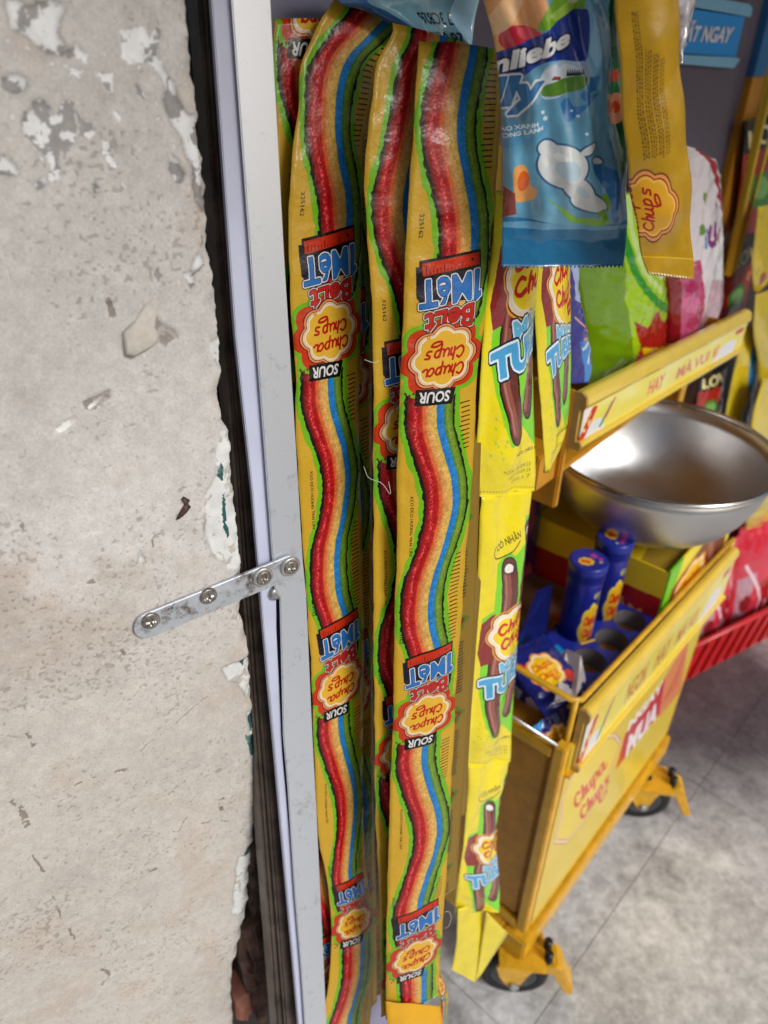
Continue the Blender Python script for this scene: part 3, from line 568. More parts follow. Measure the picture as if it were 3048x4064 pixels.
# ---- the long sweet strip: one repeat of the pattern as it hangs (lettering upside down), u across, v down, v = 0 at the ruler
SW, SU, NU = 300, 1500, 3
SH = SU * NU
BV = [0, .06, .12, .2, .28, .34, .396, .473, .531, .604, .692, .777, .864, .934, 1.0, 1.06, 1.12, 1.2, 1.28, 1.34, 1.40, 1.50, 1.60, 1.69, 1.78, 1.86, 1.96, 2.02, 2.1, 2.2, 2.3, 2.4, 2.50, 2.62, 2.66, 2.72, 2.78, 2.83, 2.88, 2.94, 3.0]
BL = [.40, .39, .34, .24, .13, .10, .12, .24, .33, .37, .29, .15, .10, .13, .22, .29, .30, .22, .13, .10, .11, .22, .35, .41, .37, .27, .15, .13, .15, .22, .26, .28, .29, .21, .155, .105, .125, .20, .285, .37, .40]
def strip_art():
    s = Art(SW, SH, YEL, lambda u, v: (u * SW, v * SU)); a = s.a
    v = (np.arange(SH) + .5) / SU; L = interp(BV, BL, v); L = L[:, None]; u = ((np.arange(SW) + .5) / SW)[None]
    def wob(seed, cell, amp): n = fbm(SH, 8, cell, 2, seed)[:, :1]; return (n - .5) * 2 * amp
    x = u - L
    a[(x > -.10 + wob(1, 44, .022) + wob(5, 16, .008)) & (x < .2)] = LIME; a[(x > .3) & (x < .665 + wob(2, 46, .020) + wob(6, 16, .008))] = LIME
    a[(x > -.028 - np.abs(wob(3, 30, .030)) + wob(7, 9, .006)) & (x < .2)] = BLK; a[(x > .3) & (x < .588 + np.abs(wob(4, 30, .026)) + wob(8, 9, .006))] = BLK
    g = fbm(SH, SW, 5, 2, 41); g2 = fbm(SH, SW, 14, 2, 42)
    bandc = [(-.0, (.34, .03, .04)), (.03, (.50, .04, .05)), (.085, (.70, .11, .12)), (.12, (.60, .05, .07)), (.165, (.68, .12, .10)), (.185, (.80, .36, .15)), (.215, (.78, .42, .22)), (.24, (.80, .55, .32)), (.30, (.82, .65, .33)), (.355, (.80, .66, .27)), (.362, (.12, .44, .72)), (.45, (.16, .49, .76)), (.458, (.27, .46, .19)), (.50, (.46, .58, .19)), (.55, (.37, .50, .11)), (.57, (.26, .38, .07))]
    bx = [b[0] for b in bandc]; bc = np.array([b[1] for b in bandc]); m = (x >= 0) & (x <= .57)
    col = np.stack([np.interp(x, bx, bc[:, k]) for k in range(3)], -1) * (1 + .30 * (g - .5) + .2 * (g2 - .5))[..., None]
    spark = (g > .80)[..., None]; col = np.where(spark, col * .75 + .20, col)
    sh = np.exp(-((x - .085 - .02 * np.sin(v * 40)[:, None]) / .022)**2) * (g > .5); col = col + (sh * .20)[..., None]
    a[m] = col[m]
    for i in range(88 * NU):
        vv = i / 88; l = float(interp(BV, BL, vv)[0]); k = l + .685
        if vv % 1 > .33 and k < .90:
            ln = .035 + min(.10, .985 - k) * (1.0 if i % 5 else 1.2) * min(1, (.91 - k) / .10 + .25)
            s.fill([(.955 - ln - .03, vv), (.925, vv - .0006), (.925, vv + .0022), (.955 - ln - .03, vv + .0028)], (.16, .10, .03))
    for o in range(NU):
        F = lambda pts: [(p[0], p[1] + o) for p in pts]; Q = lambda p: (p[0], p[1] + o)
        s.fill(F([(.12, .025), (.86, .012), (.88, .085), (.84, .105), (.2, .105), (.14, .09)]), (.09, .08, .16))
        s.fill(F([(.155, .012), (.885, -.001), (.895, .037), (.17, .052)]), BLK); s.fill(F([(.185, .018), (.865, .005), (.875, .031), (.198, .045)]), (.74, .17, .06))
        for i in range(15): x0 = .23 + i * .042; s.fill(F([(x0, .030 if i % 5 else .022), (x0 + .008, .030 if i % 5 else .022), (x0 + .010, .042 - i * .0008), (x0 + .002, .042 - i * .0008)]), BLK)
        s.ell(.78, .019 + o, .014, .003, BLK)
        s.fill(F(flower(.50, .228, .60, .104, 8, .10, .3)), LIME); s.fill(F(flower(.50, .228, .535, .092, 8, .10, .3)), (.74, .20, .06))
        one = [(.82, .042), (.875, .041), (.885, .092), (.915, .088), (.925, .099), (.865, .108), (.835, .107)]
        m = s.tmask('MéT', Q((.785, .044)), Q((.17, .054)), Q((.79, .105)), .02, -.06) | s.pmask(s.P(F(one)))
        for r_, c_ in ((9, BLK), (6, (.84, .86, .88)), (2, (.06, .10, .25)), (0, (.15, .42, .70))): s.a[grow(m, r_)] = c_
        s.text('BeLt', Q((.84, .112)), Q((.24, .124)), Q((.845, .162)), (.70, .14, .11), .03, 0, [(8, BLK), (5, (.84, .82, .80)), (2, (.30, .04, .03))])
        s.stroke(F([(.80, .152), (.84, .158), (.86, .150)]), 5, (.18, .34, .10)); s.stroke(F([(.30, .166), (.24, .172), (.22, .180)]), 5, (.18, .34, .10))
        for k, c in ((.445, (.32, .08, .03)), (.43, (.85, .55, .36)), (.405, (.45, .15, .05)), (.395, (.86, .75, .60)), (.365, (.88, .87, .80)), (.35, (.86, .67, .20))):
            s.fill(F(flower(.515, .228, k, k * .178, 8, .085, .3)), c)
        badge_script(s, Q((.80, .272)), (-.585, .006), (0, -.083), (.68, .08, .05), 8)
        s.ell(.30, .178 + o, .022, .0045, (.80, .45, .15)); s.ell(.30, .178 + o, .013, .0027, (.86, .67, .20))
        s.fill(F([(.19, .294), (.70, .300), (.65, .338), (.18, .332)]), BLK); s.text('SOUR', Q((.63, .305)), Q((.235, .301)), Q((.625, .331)), (.84, .84, .83), .03, .12)
        for i, j in ((.10, .303), (.15, .300), (.05, .297), (.12, .311), (.08, .316)): s.fill(F([(i, j), (i + .03, j), (i + .03, j + .005), (i, j + .005)]), (.40, .05, .05))
        if o != 2: s.text('KẸO DẺO HƯƠNG TRÁI CÂY', Q((.155, .555)), Q((.155, .715)), Q((.215, .555)), (.12, .12, .05), .015)
        s.text('325162', Q((.075 + .06 * (o == 2), .915)), Q((.075 + .06 * (o == 2), .965)), Q((.125 + .06 * (o == 2), .915)), (.14, .12, .05), .012)
    return s
strip_im = strip_art().image('sweet_strip')
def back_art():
    s = Art(240, 1200, (.52, .41, .10))  # ochre and print inks darkened: shade of the rear strips put into the colour
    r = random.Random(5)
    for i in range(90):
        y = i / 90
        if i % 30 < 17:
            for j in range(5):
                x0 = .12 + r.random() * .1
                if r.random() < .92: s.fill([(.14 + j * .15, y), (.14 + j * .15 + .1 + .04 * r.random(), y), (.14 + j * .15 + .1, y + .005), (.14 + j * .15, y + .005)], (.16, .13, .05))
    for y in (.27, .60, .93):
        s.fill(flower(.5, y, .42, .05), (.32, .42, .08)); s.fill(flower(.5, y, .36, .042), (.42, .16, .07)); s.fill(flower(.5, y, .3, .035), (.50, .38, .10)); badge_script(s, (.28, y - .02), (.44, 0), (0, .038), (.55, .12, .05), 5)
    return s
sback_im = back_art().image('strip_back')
# ---- yellow sachet with two brown tubes
def tube_art():
    s = Art(260, 820, (.95, .87, .10)); g = fbm(820, 260, 8, 2, 51); r = random.Random(3)
    LM = (.50, .86, .12); BR = (.42, .20, .16); BR2 = (.58, .33, .27)
    s.fill([(.36, .20), (.52, .165), (.60, .18), (.74, .14), (.78, .06), (.95, .06), (1, .1), (1, .80), (.9, .86), (.62, .80), (.58, .84), (.44, .86), (.34, .80), (.22, .66), (.20, .56), (.16, .52), (.16, .38), (.34, .36)], LM)
    def tube(p, w, hole=True):
        s.stroke(p, w + 9, (.10, .06, .06)); s.stroke(p, w, BR); q = [(x - w * .0006, y) for x, y in p]; s.stroke(q, w * .45, BR2); q2 = [(x - w * .0010, y) for x, y in p]; s.stroke(q2, w * .12, (.70, .47, .42))
        if hole: s.ell(p[0][0], p[0][1] + .006, .075, .020, (.10, .06, .06)); s.ell(p[0][0], p[0][1] + .006, .062, .016, (.96, .95, .93))
    tube([(.86, .10), (.84, .22), (.80, .34)], 40); tube([(.92, .12), (.93, .3), (.90, .5), (.82, .62), (.74, .76)], 36)
    tube([(.52, .215), (.55, .34), (.46, .50), (.40, .62), (.42, .72), (.52, .82)], 46)
    s.fill([(.16, .40), (.36, .37), (.36, .56), (.2, .575), (.13, .52)], (.55, .13, .12))
    s.fill([(.60, .375), (1.1, .30), (1.1, .57), (.4, .57)], (.55, .13, .12))
    for k, c in ((.48, (.98, .66, .20)), (.455, (.35, .08, .05)), (.44, (.98, .90, .78)), (.39, (.97, .97, .92)), (.365, (.98, .86, .10))): s.fill(flower(.72, .455, k, k * .235, 8, .085, .3), c)
    badge_script(s, (.40, .415), (.72, -.075), (.03, .115), (.80, .09, .06), 8)
    s.text('MAGIC', (.46, .60), (1.16, .535), (.45, .555), (.40, .74, .90), .05, 0, [(7, (.10, .14, .25)), (4, (.88, .95, .98))])
    s.text('TUBES', (.24, .70), (1.20, .585), (.20, .63), (.30, .66, .87), .06, 0, [(9, (.10, .14, .25)), (5, (.90, .96, .98))])
    s.stroke([(.30, .145), (.28, .17), (.36, .185), (.55, .165), (.66, .13)], 3, (.2, .15, .05)); s.text('CÓ NHÂN', (.34, .165), (.68, .118), (.31, .140), (.2, .15, .05), .01)
    s.text('KẸO DẺO MỀM', (.52, .885), (1.02, .862), (.52, .870), (.25, .2, .05), .02)
    for i, t in enumerate(('NSX: 08.09.25', 'HSD: 08.09.26', '20:17')): s.text(t, (.36 + i * .08, .935 + i * .018), (.80, .912 + i * .018), (.36 + i * .08, .924 + i * .018), (.55, .47, .12), 0)
    for i in range(14): x, y = r.uniform(.2, .4), r.uniform(.78, .9); s.fill([(x, y), (x + .03, y + .004), (x + .01, y + .012)], (.72, .82, .12))
    for x in np.arange(.03, .98, .035): s.fill([(x, .985), (x + .016, .985), (x + .016, .988), (x, .988)], (.45, .40, .05))
    return s
tube_im = tube_art().image('tube_sachet')
# ---- big blue jelly bag (u across, v down over the part in view)
def jelly_art():
    xl = lambda y: np.interp(y, [0, 330, 900, 1700], [-175, -75, -25, -10]); xr = lambda y: np.interp(y, [0, 830, 1400, 1700], [700, 738, 765, 748])
    W_, H_ = 560, 760
    s = Art(W_, H_, (.20, .52, .74), lambda x, y: ((x - xl(y)) / (xr(y) - xl(y)) * W_, y / 1690 * H_))
    yy = np.arange(H_)[:, None] / H_; xx = np.arange(W_)[None] / W_; n = fbm(H_, W_, 90, 3, 61)
    s.a[:] = np.array([.40, .64, .76]) * (.85 + .3 * n)[..., None]
    def f(p, c):
        if len(p) > 5:
            q = np.array(p + p[:3], float); q = interp(np.arange(len(q)), q, np.linspace(1, len(p) + 1, len(p) * 6)); p = [tuple(t) for t in q]
        s.fill(p, c)
    f([(-200, -80), (90, -80), (170, 40), (140, 160), (90, 260), (-50, 330), (-200, 330)], (.92, .66, .42)); s.ell(40, 250, 120, 90, (.80, .12, .22), .3); s.ell(70, 210, 60, 40, (.90, .30, .36), .3); s.ell(-60, 90, 70, 150, (.96, .78, .58), .5)
    f([(110, 190), (160, 60), (260, -60), (440, -60), (440, 60), (330, 110), (200, 170)], (.48, .70, .16)); f([(180, 100), (300, -10), (420, -40), (330, 70), (220, 130)], (.66, .82, .30)); s.ell(330, -30, 60, 50, (.92, .90, .80))
    f([(440, -60), (720, -60), (720, 150), (640, 400), (560, 300), (470, 480), (430, 470)], (.52, .74, .87)); f([(470, 60), (560, 160), (530, 300), (480, 420), (450, 330)], (.62, .81, .92))
    f([(570, 60), (620, -60), (760, -60), (770, 1200), (690, 1210), (650, 1060), (640, 700), (620, 420)], (.08, .33, .19)); f([(620, 420), (650, 440), (690, 460), (700, 760), (640, 760), (600, 740), (620, 600)], (.16, .46, .26))
    s.ell(655, 480, 34, 40, (.80, .25, .15)); f([(600, 680), (640, 600), (700, 600), (730, 700), (690, 780), (620, 775)], (.93, .60, .45)); s.ell(660, 680, 34, 40, (.86, .30, .13)); f([(640, 860), (780, 850), (780, 1180), (700, 1200), (650, 1100)], (.12, .40, .24))
    s.text('01/09/25', (660, 1120), (790, 1120), (660, 1080), (.05, .12, .08), .01)
    # sky, peaks and meadow under the name
    f([(160, 440), (250, 380), (390, 370), (440, 420), (430, 520), (170, 620)], (.70, .80, .90)); f([(160, 450), (230, 400), (260, 430), (310, 395), (400, 450), (400, 520), (165, 520)], (.86, .90, .94)); f([(165, 540), (260, 500), (410, 470), (400, 540), (280, 590), (160, 600)], (.36, .56, .18))
    for x in range(318, 405, 12): f([(x - 8, 478 - (x - 318) * .15), (x, 425), (x + 8, 478 - (x - 318) * .15)], (.08, .17, .13))
    f([(200, 500), (215, 475), (270, 480), (270, 500)], (.62, .28, .22))
    # name plate
    plate = [(-240, 420), (-60, 330), (80, 250), (170, 190), (250, 110), (330, 62), (400, 55), (440, 85), (442, 330), (400, 380), (250, 375), (150, 400), (0, 510), (-240, 600)]
    f(plate, (.11, .22, .56)); m_ = s.pmask(s.P(plate)); s.a[m_] *= (.9 + .25 * n)[m_][..., None]
    s.text('Alpenliebe', (-420, 690), (330, 318), (-440, 540), (.95, .95, .94), .045, .2, [(7, (.05, .09, .32))])
    s.text('Jelly', (-330, 800), (165, 690), (-330, 560), (.20, .48, .70), .04, .2, [(9, (.86, .89, .90)), (2, (.12, .30, .55))])
    f([(-60, 830), (150, 760), (205, 765), (190, 830), (100, 890), (-60, 950)], (.36, .62, .78)); s.text('TÁO XANH', (-70, 850), (140, 790), (-75, 815), (.95, .97, .97), .03); s.text('MÁT TRONG LÀNH', (-170, 930), (175, 815), (-175, 895), (.95, .97, .97), .03)
    # splashes
    for p in ([(270, 640), (320, 610), (350, 660), (410, 640), (380, 600), (400, 560), (440, 590), (500, 580), (440, 640), (390, 690), (330, 760), (290, 740), (280, 690)], [(440, 480), (500, 470), (480, 560), (420, 590)]): f(p, (.20, .50, .76))
    for x, y, r in ((165, 700, 12), (185, 740, 15), (340, 690, 8), (370, 720, 9), (420, 830, 10)): s.ell(x, y, r, r, (.86, .93, .96))
    # a plain splash of water where the bag shows its drawing, gummies and leaves round it
    for e in ((300, 1040, 150, 130, .5), (400, 1190, 140, 70, .7), (470, 1280, 130, 60, .4), (210, 930, 60, 50, .2), (450, 930, 60, 26, -.5), (520, 1010, 44, 20, .3)): s.ell(e[0], e[1], e[2] + 14, e[3] + 14, (.24, .40, .58), e[4])
    for e in ((300, 1040, 150, 130, .5), (400, 1190, 140, 70, .7), (470, 1280, 130, 60, .4), (210, 930, 60, 50, .2), (450, 930, 60, 26, -.5), (520, 1010, 44, 20, .3)): s.ell(*e[:4], (.86, .88, .88), e[4])
    s.ell(330, 1060, 80, 60, (.74, .83, .88), .5); s.ell(430, 1210, 70, 26, (.76, .84, .88), .7); s.ell(280, 980, 40, 22, (.95, .95, .95), .4)
    f([(560, 1250), (600, 1215), (690, 1320), (660, 1360), (610, 1340)], (.46, .66, .12)); f([(530, 1360), (580, 1330), (610, 1400), (590, 1430)], (.46, .66, .12)); f([(200, 1240), (280, 1310), (400, 1430), (640, 1450), (560, 1400), (430, 1400), (330, 1330)], (.50, .72, .16))
    f([(20, 1080), (60, 1040), (100, 1060), (130, 1170), (160, 1200), (150, 1270), (60, 1290), (30, 1200)], (.95, .66, .35)); s.ell(85, 1150, 36, 70, (.90, .40, .08)); f([(-30, 1180), (40, 1230), (60, 1370), (-30, 1400)], (.55, .20, .14))
    f([(480, 1030), (620, 1060), (700, 1140), (690, 1400), (640, 1420), (600, 1240), (540, 1140)], (.15, .45, .70))
    f([(-40, 1420), (120, 1400), (300, 1430), (520, 1455), (790, 1450), (790, 1720), (-40, 1720)], (.13, .44, .62)); f([(-40, 1430), (200, 1420), (480, 1450), (790, 1460), (790, 1480), (-40, 1460)], (.40, .64, .78))
    return s
jelly_im = jelly_art().image('jelly_bag')
def gold_art():
    s = Art(300, 1100, (.70, .54, .08)); n = fbm(1100, 300, 60, 4, 71); s.a *= (.94 + .12 * n)[..., None]; r = random.Random(8)
    for c in range(4):                                                   # fine print in columns running down
        x = .17 + c * .105; y = .04 if c == 0 else (.16 + c * .015)
        for k in range(3):
            xx = x + .004 + k * .030; y = (.04 if c == 0 else (.16 + c * .015)) + r.uniform(0, .006)
            while y < .555:
                l = r.uniform(.004, .016); s.fill([(xx, y), (xx + .019, y - .002), (xx + .019, y + l - .003), (xx, y + l - .001)], (.40, .29, .05)); y += l + .0035
    for k, c in ((.44, (.45, .22, .08)), (.415, (.86, .55, .30)), (.375, (.50, .24, .08)), (.355, (.90, .68, .30)), (.32, (.84, .62, .12))): s.fill(flower(.20, .74, k, k * .33, 8, .085, .3), c)
    badge_script(s, (-.16, .835), (.02, -.20), (.46, .012), (.66, .10, .05), 9)
    s.fill([(0, .94), (1, .94), (1, .944), (0, .944)], (.86, .70, .16))
    return s
gold_im = gold_art().image('gold_bag')
def generic_art(name, base, blobs, texts=(), w=220, h=320, seed=0, outline=None):
    s = Art(w, h, base); n = fbm(h, w, 50, 3, seed); s.a *= (.9 + .2 * n)[..., None]
    for b in blobs:
        if b[0] == 'e': s.ell(*b[1:])
        elif b[0] == 'f': s.fill(b[1], b[2])
        elif b[0] == 'fl': s.fill(flower(*b[1]), b[2])
        elif b[0] == 's': s.stroke(*b[1:])
        elif b[0] == 'badge':
            x, y, r, asp = b[1:5]
            for k, c in ((1, (.95, .60, .12)), (.9, (.98, .90, .74)), (.78, (.97, .78, .14))): s.fill(flower(x, y, r * k, r * k * asp), c)
            badge_script(s, (x - r * .62, y - r * .5 * asp), (r * 1.3, 0), (0, r * asp * 1.0), (.82, .10, .06), max(2, r * w * .045))
    for t in texts: s.text(*t[:5], **(t[5] if len(t) > 5 else {}))
    return s.image(name)
# ================================================================== candy strips hanging in front of the board
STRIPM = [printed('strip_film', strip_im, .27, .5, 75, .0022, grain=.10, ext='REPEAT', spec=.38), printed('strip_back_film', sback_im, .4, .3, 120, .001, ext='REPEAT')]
def strip_bulge(k=.0022):
    return lambda s, t: k * max(0, 1 - ((s - .5) / .42)**2)
GS = 'long rainbow candy strips hanging on the board'
def candy_strip(pl, ledge, redge, vk, label, d_end, d_top=None, skew=None, off=0, back=False, bulge=.0022, curl=None, nv=230, **k):
    """ledge / redge: outline seen in the photograph, met on the strip's own plane; vk: (down distance, pattern v)"""
    le = np.array([pl.uv(*p) for p in ledge]); re = np.array([pl.uv(*p) for p in redge])
    d0 = max(le[0, 1], re[0, 1]) if d_top is None else d_top
    sk = skew or [(0, 0), (1, 0)]; skx, sky = zip(*sk)
    dn = lambda t: d0 + (d_end - d0) * t
    cu = curl or (lambda d: (0, 0))
    def mk(e, side):
        def f(t):
            d = dn(t) + np.interp(dn(t), skx, sky) * (.5 if side else -.5); u = interp(e[:, 1], e[:, 0], np.clip(d, e[0, 1], e[-1, 1]))
            o = np.array([cu(x) for x in dn(t)])
            return pl.p + u[:, None] * pl.u + (d + o[:, 1])[:, None] * pl.d + (off + o[:, 0])[:, None] * pl.n
        return f
    vx, vy = zip(*vk)
    def V(t): x = dn(t); return (np.interp(x, vx, vy) + np.where(x < vx[0], (x - vx[0]) / .27, 0) + np.where(x > vx[-1], (x - vx[-1]) / .262, 0)) / (1 if back else NU)
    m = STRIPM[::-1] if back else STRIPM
    return sheet('candy_strip', mk(le, 0), mk(re, 1), V, m, nv, 15, bulge=strip_bulge(bulge), label=label, cat='candy strip', group=GS, **k)
PA = Plane(at(1297, 1305, .5), 52, LEAN); PC = Plane(at(1765, 1418, .49), 66, LEAN)
dv = lambda pl, x, y: pl.uv(x, y)[1]
EA_L = [(1330, -10), (1265, 93), (1241, 148), (1197, 247), (1185, 432), (1167, 555), (1151, 710), (1148, 1018), (1151, 962 + 120), (1154, 1209), (1172, 1455), (1174, 1702), (1186, 1918), (1210, 2270), (1222, 2455), (1236, 2671), (1245, 2924), (1250, 3040), (1268, 3349), (1296, 3484), (1315, 3657), (1308, 3873), (1285, 4027), (1270, 4200)]
EA_R = [(1680, 40), (1650, 95), (1615, 140), (1560, 200), (1512, 250), (1487, 370), (1460, 494), (1447, 617), (1441, 800), (1435, 1018), (1430, 1332), (1426, 1702), (1430, 1900), (1438, 2147), (1444, 2455), (1441, 2924), (1440, 3040), (1444, 3287), (1457, 3472), (1484, 3626), (1487, 3780), (1478, 3935), (1469, 4064), (1462, 4250)]
def top_fold(d1, r=.006):
    # the strip runs over its hanging rod: above d1 it bends back and away
    return lambda d: (-max(0, d1 - d)**2 * 9, 0)
candy_strip(PA, EA_L, EA_R, [(dv(PA, 1270, 913), 0), (dv(PA, 1340, 2446), 1), (dv(PA, 1380, 3480), 2), (dv(PA, 1380, 3480) + .26, 3)],
    'long yellow candy strip with rainbow belt hanging right beside the white aluminium trim', .70, dv(PA, 1300, 20), [(-.2, .016), (-.14, .010), (-.10, 0), (.40, 0), (.47, .012), (.56, .016), (.8, 0)], curl=top_fold(-.17), crinkle=.0010, flutter=.0016, seed=1)
EC_L = [(1685, 110), (1679, 145), (1654, 309), (1639, 555), (1623, 771), (1608, 1018), (1605, 1178), (1592, 1455), (1580, 1764), (1577, 1900), (1574, 2209), (1565, 2517), (1559, 2924), (1551, 3040), (1543, 3349), (1534, 3719), (1533, 3966), (1530, 4100)]
EC_R = [(2010, 170), (2003, 220), (2000, 265), (1987, 494), (1969, 710), (1950, 926), (1932, 1178), (1904, 1394), (1896, 1455), (1887, 1671), (1873, 1924), (1855, 2116), (1839, 2332), (1824, 2548), (1808, 2764), (1802, 2924), (1793, 3040), (1784, 3287), (1762, 3595), (1747, 3811), (1738, 3990), (1733, 4150)]
dC = dv(PC, 1640, 3995)
candy_strip(PC, EC_L, EC_R, [(dv(PC, 1770, 1002), 0), (dv(PC, 1690, 2572), 1), (dv(PC, 1650, 3597), 2)],
    'frontmost yellow candy strip, right of the others, its lower end folded up', dC, dv(PC, 1830, 175), [(-.2, .006), (-.12, 0), (1, 0)], curl=top_fold(-.15), crinkle=.0010, flutter=.0016, seed=2)
# the folded-up end of that strip
fo = [PC.hit(*p) + PC.n * o for p, o in (((1527, 3985), .004), ((1742, 3995), .004), ((1728, 4180), .004), ((1520, 4180), .004))]
# strip half hidden behind it
PBn = Plane(PC.p + PC.n * -.018, 60, LEAN)
EB_L = [(1560, 130), (1497, 250), (1480, 370), (1463, 500), (1449, 700), (1458, 900), (1470, 1100), (1480, 1300), (1482, 1579), (1484, 1918), (1481, 2455), (1486, 2764), (1487, 3040), (1493, 3287), (1503, 3500), (1510, 3800), (1515, 4200)]
EB_R = [(1845, 170), (1790, 270), (1770, 370), (1757, 500), (1745, 700), (1742, 900), (1746, 1100), (1745, 1300), (1738, 1579), (1730, 1918), (1712, 2455), (1705, 2764), (1700, 3040), (1694, 3287), (1690, 3500), (1686, 3800), (1680, 4200)]
candy_strip(PBn, EB_L, EB_R, [(dv(PBn, 1600, 1322), 0), (dv(PBn, 1590, 2722), 1), (dv(PBn, 1590, 2722) + .262, 2)],
    'yellow candy strip half hidden between the two front strips, only its red side showing', .62, dv(PBn, 1650, 130), [(-.2, .012), (-.12, 0), (1, 0)], curl=top_fold(-.17), crinkle=.0012, flutter=.0018, seed=3)
# strip at the far left, behind the first one
PD = Plane(PA.p - PA.n * .012, 52, LEAN)
candy_strip(PD, [(1090, 95), (1078, 200), (1090, 500), (1105, 900), (1130, 1500), (1190, 3000), (1240, 4200)], [(1400, 95), (1380, 200), (1370, 500), (1370, 900), (1370, 1500), (1370, 3000), (1380, 4200)],
    [(dv(PD, 1200, 185) - .31 * .27, 0), (dv(PD, 1200, 185) + .69 * .27, 1), (dv(PD, 1200, 185) + 1.69 * .265, 2)], 'yellow candy strip at the far left, nearly hidden, a black tag at its top', .66, dv(PD, 1200, 75), None, curl=top_fold(-.20), crinkle=.001, seed=4)
# strips at the back, seen only as slivers
PE = Plane(PA.p - PA.n * .012, 52, LEAN)
candy_strip(PE, [(1210, 700), (1260, 2400), (1300, 4200)], [(1478, 700), (1476, 1400), (1480, 2400), (1487, 3200), (1500, 4200)], [(PE.uv(1450, 1600)[1], .3), (PE.uv(1450, 1600)[1] + .53, 2.3)],
    'candy strip at the back, a thin sliver of tape-measure ticks between the front strips', .70, PE.uv(1400, 500)[1], None, crinkle=.0012, seed=5)
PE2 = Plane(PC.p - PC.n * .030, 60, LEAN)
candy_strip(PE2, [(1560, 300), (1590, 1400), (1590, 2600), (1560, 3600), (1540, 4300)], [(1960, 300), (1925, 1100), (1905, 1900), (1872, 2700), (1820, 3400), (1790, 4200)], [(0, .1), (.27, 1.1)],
    'candy strip turned round to show its printed back in shade-darkened ochre, right of the front strip', .52, PE2.uv(1800, 500)[1], None, back=True, crinkle=.0014, seed=6)
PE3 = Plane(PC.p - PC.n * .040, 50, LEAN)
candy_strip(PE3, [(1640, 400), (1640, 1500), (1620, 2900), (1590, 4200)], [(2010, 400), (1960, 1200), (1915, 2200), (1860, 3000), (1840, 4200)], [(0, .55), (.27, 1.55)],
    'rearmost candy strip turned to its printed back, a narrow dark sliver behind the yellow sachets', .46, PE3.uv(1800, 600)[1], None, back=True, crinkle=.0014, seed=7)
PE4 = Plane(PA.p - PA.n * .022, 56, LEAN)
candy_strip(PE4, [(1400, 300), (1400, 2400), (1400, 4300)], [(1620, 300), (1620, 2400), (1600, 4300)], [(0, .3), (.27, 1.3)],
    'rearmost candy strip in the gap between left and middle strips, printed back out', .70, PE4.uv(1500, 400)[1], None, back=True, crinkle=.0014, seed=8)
# folded flap parts of the front strip
FL = bpy.data.objects['candy_strip.001']
sheet('folded_end', lambda t: interp([0, .5, 1], [PC.hit(1522, 3955) + PC.n * .005, PC.hit(1520, 4030) + PC.n * .010, PC.hit(1515, 4190) + PC.n * .006], t), lambda t: interp([0, .5, 1], [PC.hit(1740, 3975) + PC.n * .005, PC.hit(1738, 4050) + PC.n * .010, PC.hit(1730, 4200) + PC.n * .006], t), lambda t: t,
      [plain('strip_yellow_film', (.86, .64, .09), .36, var=.08, bmp=.3)] * 2, 24, 12, thick=.0004, parent=FL, crinkle=.0012, seed=11)
sheet('folded_end', lambda t: interp([0, .5, 1], [PC.hit(1735, 3850) - PC.n * .004, PC.hit(1742, 3980) + PC.n * .002, PC.hit(1725, 4120) + PC.n * .008], t), lambda t: interp([0, .5, 1], [PC.hit(1748, 3840) - PC.n * .004, PC.hit(1790, 3985) - PC.n * .006, PC.hit(1772, 4110) - PC.n * .006], t), lambda t: .35 + t * .2,
      STRIPM, 24, 12, thick=.0004, parent=FL, crinkle=.0015, seed=12)

# ================================================================== the chain of three yellow sachets
TUBEM = printed('tube_film', tube_im, .18, .5, 70, .0025, grain=.06, coat=.35)
PG = Plane(at(1919, 1198, .5), 50)
GE = [(a, b, c + (34 if b < 2300 else 48), d) for a, b, c, d in [(1962, 760, 2122, 760), (1956, 930, 2120, 930), (1942, 1049, 2119, 1049), (1919, 1197, 2118, 1197), (1907, 1397, 2110, 1400), (1902, 1646, 2099, 1660), (1897, 1845, 2090, 1845), (1900, 1900, 2087, 1890), (1912, 1975, 2080, 1945), (1903, 2049, 2072, 2049), (1887, 2348, 2050, 2298), (1874, 2646, 2019, 2646), (1850, 2880, 1988, 2850), (1845, 2950, 1980, 2950), (1858, 3040, 1974, 3020), (1843, 3242, 1950, 3242), (1829, 3453, 1929, 3453), (1811, 3637, 1905, 3590)]]
Lg, Rg, xg = edges_on(PG, GE)
chain = thing('sachet_chain', PG.hit(1850, 3700), 'chain of three yellow sachets printed with brown tubes hanging right of the rainbow strips', 'sachet chain')
cut = [0, xg[8], xg[14], 1.0]
for i in range(3):
    a, b = cut[i], cut[i + 1]
    v0 = .30 if i == 0 else 0; v1 = .86 if i == 2 else 1
    def bl(s, t, i=i): return .0060 * math.sin(math.pi * min(1, max(0, s)))**.8 * min(1, t * 7 + (.8 if i == 0 else 0), (1 - t) * 7) + .0022 * math.sin(s * 9 + t * 5)
    def twist(f, side, a=a, b=b, i=i):
        def g(t):
            p = f(a + (b - a) * t); w = (np.clip((t - .55) / .45, 0, 1) if i == 2 else t * 0)
            return p + PG.n * ((.012 if side else -.002) * w)[:, None] - PG.n * (.005 if side else 0) * np.exp(-((t - .45) / .35)**2)[:, None]
        return g
    sheet('sachet', twist(Lg, 0), twist(Rg, 1), (lambda t, v0=v0, v1=v1: v0 + (v1 - v0) * t), [TUBEM, TUBEM], 90, 22, bulge=bl, thick=.0005, parent=chain, crinkle=.0019, cscale=46, seed=20 + i, uvx=(.09, .88))
LEMON = plain('lemon_film', (.93, .85, .10), .2, var=.06, bmp=.3, coat=.4)
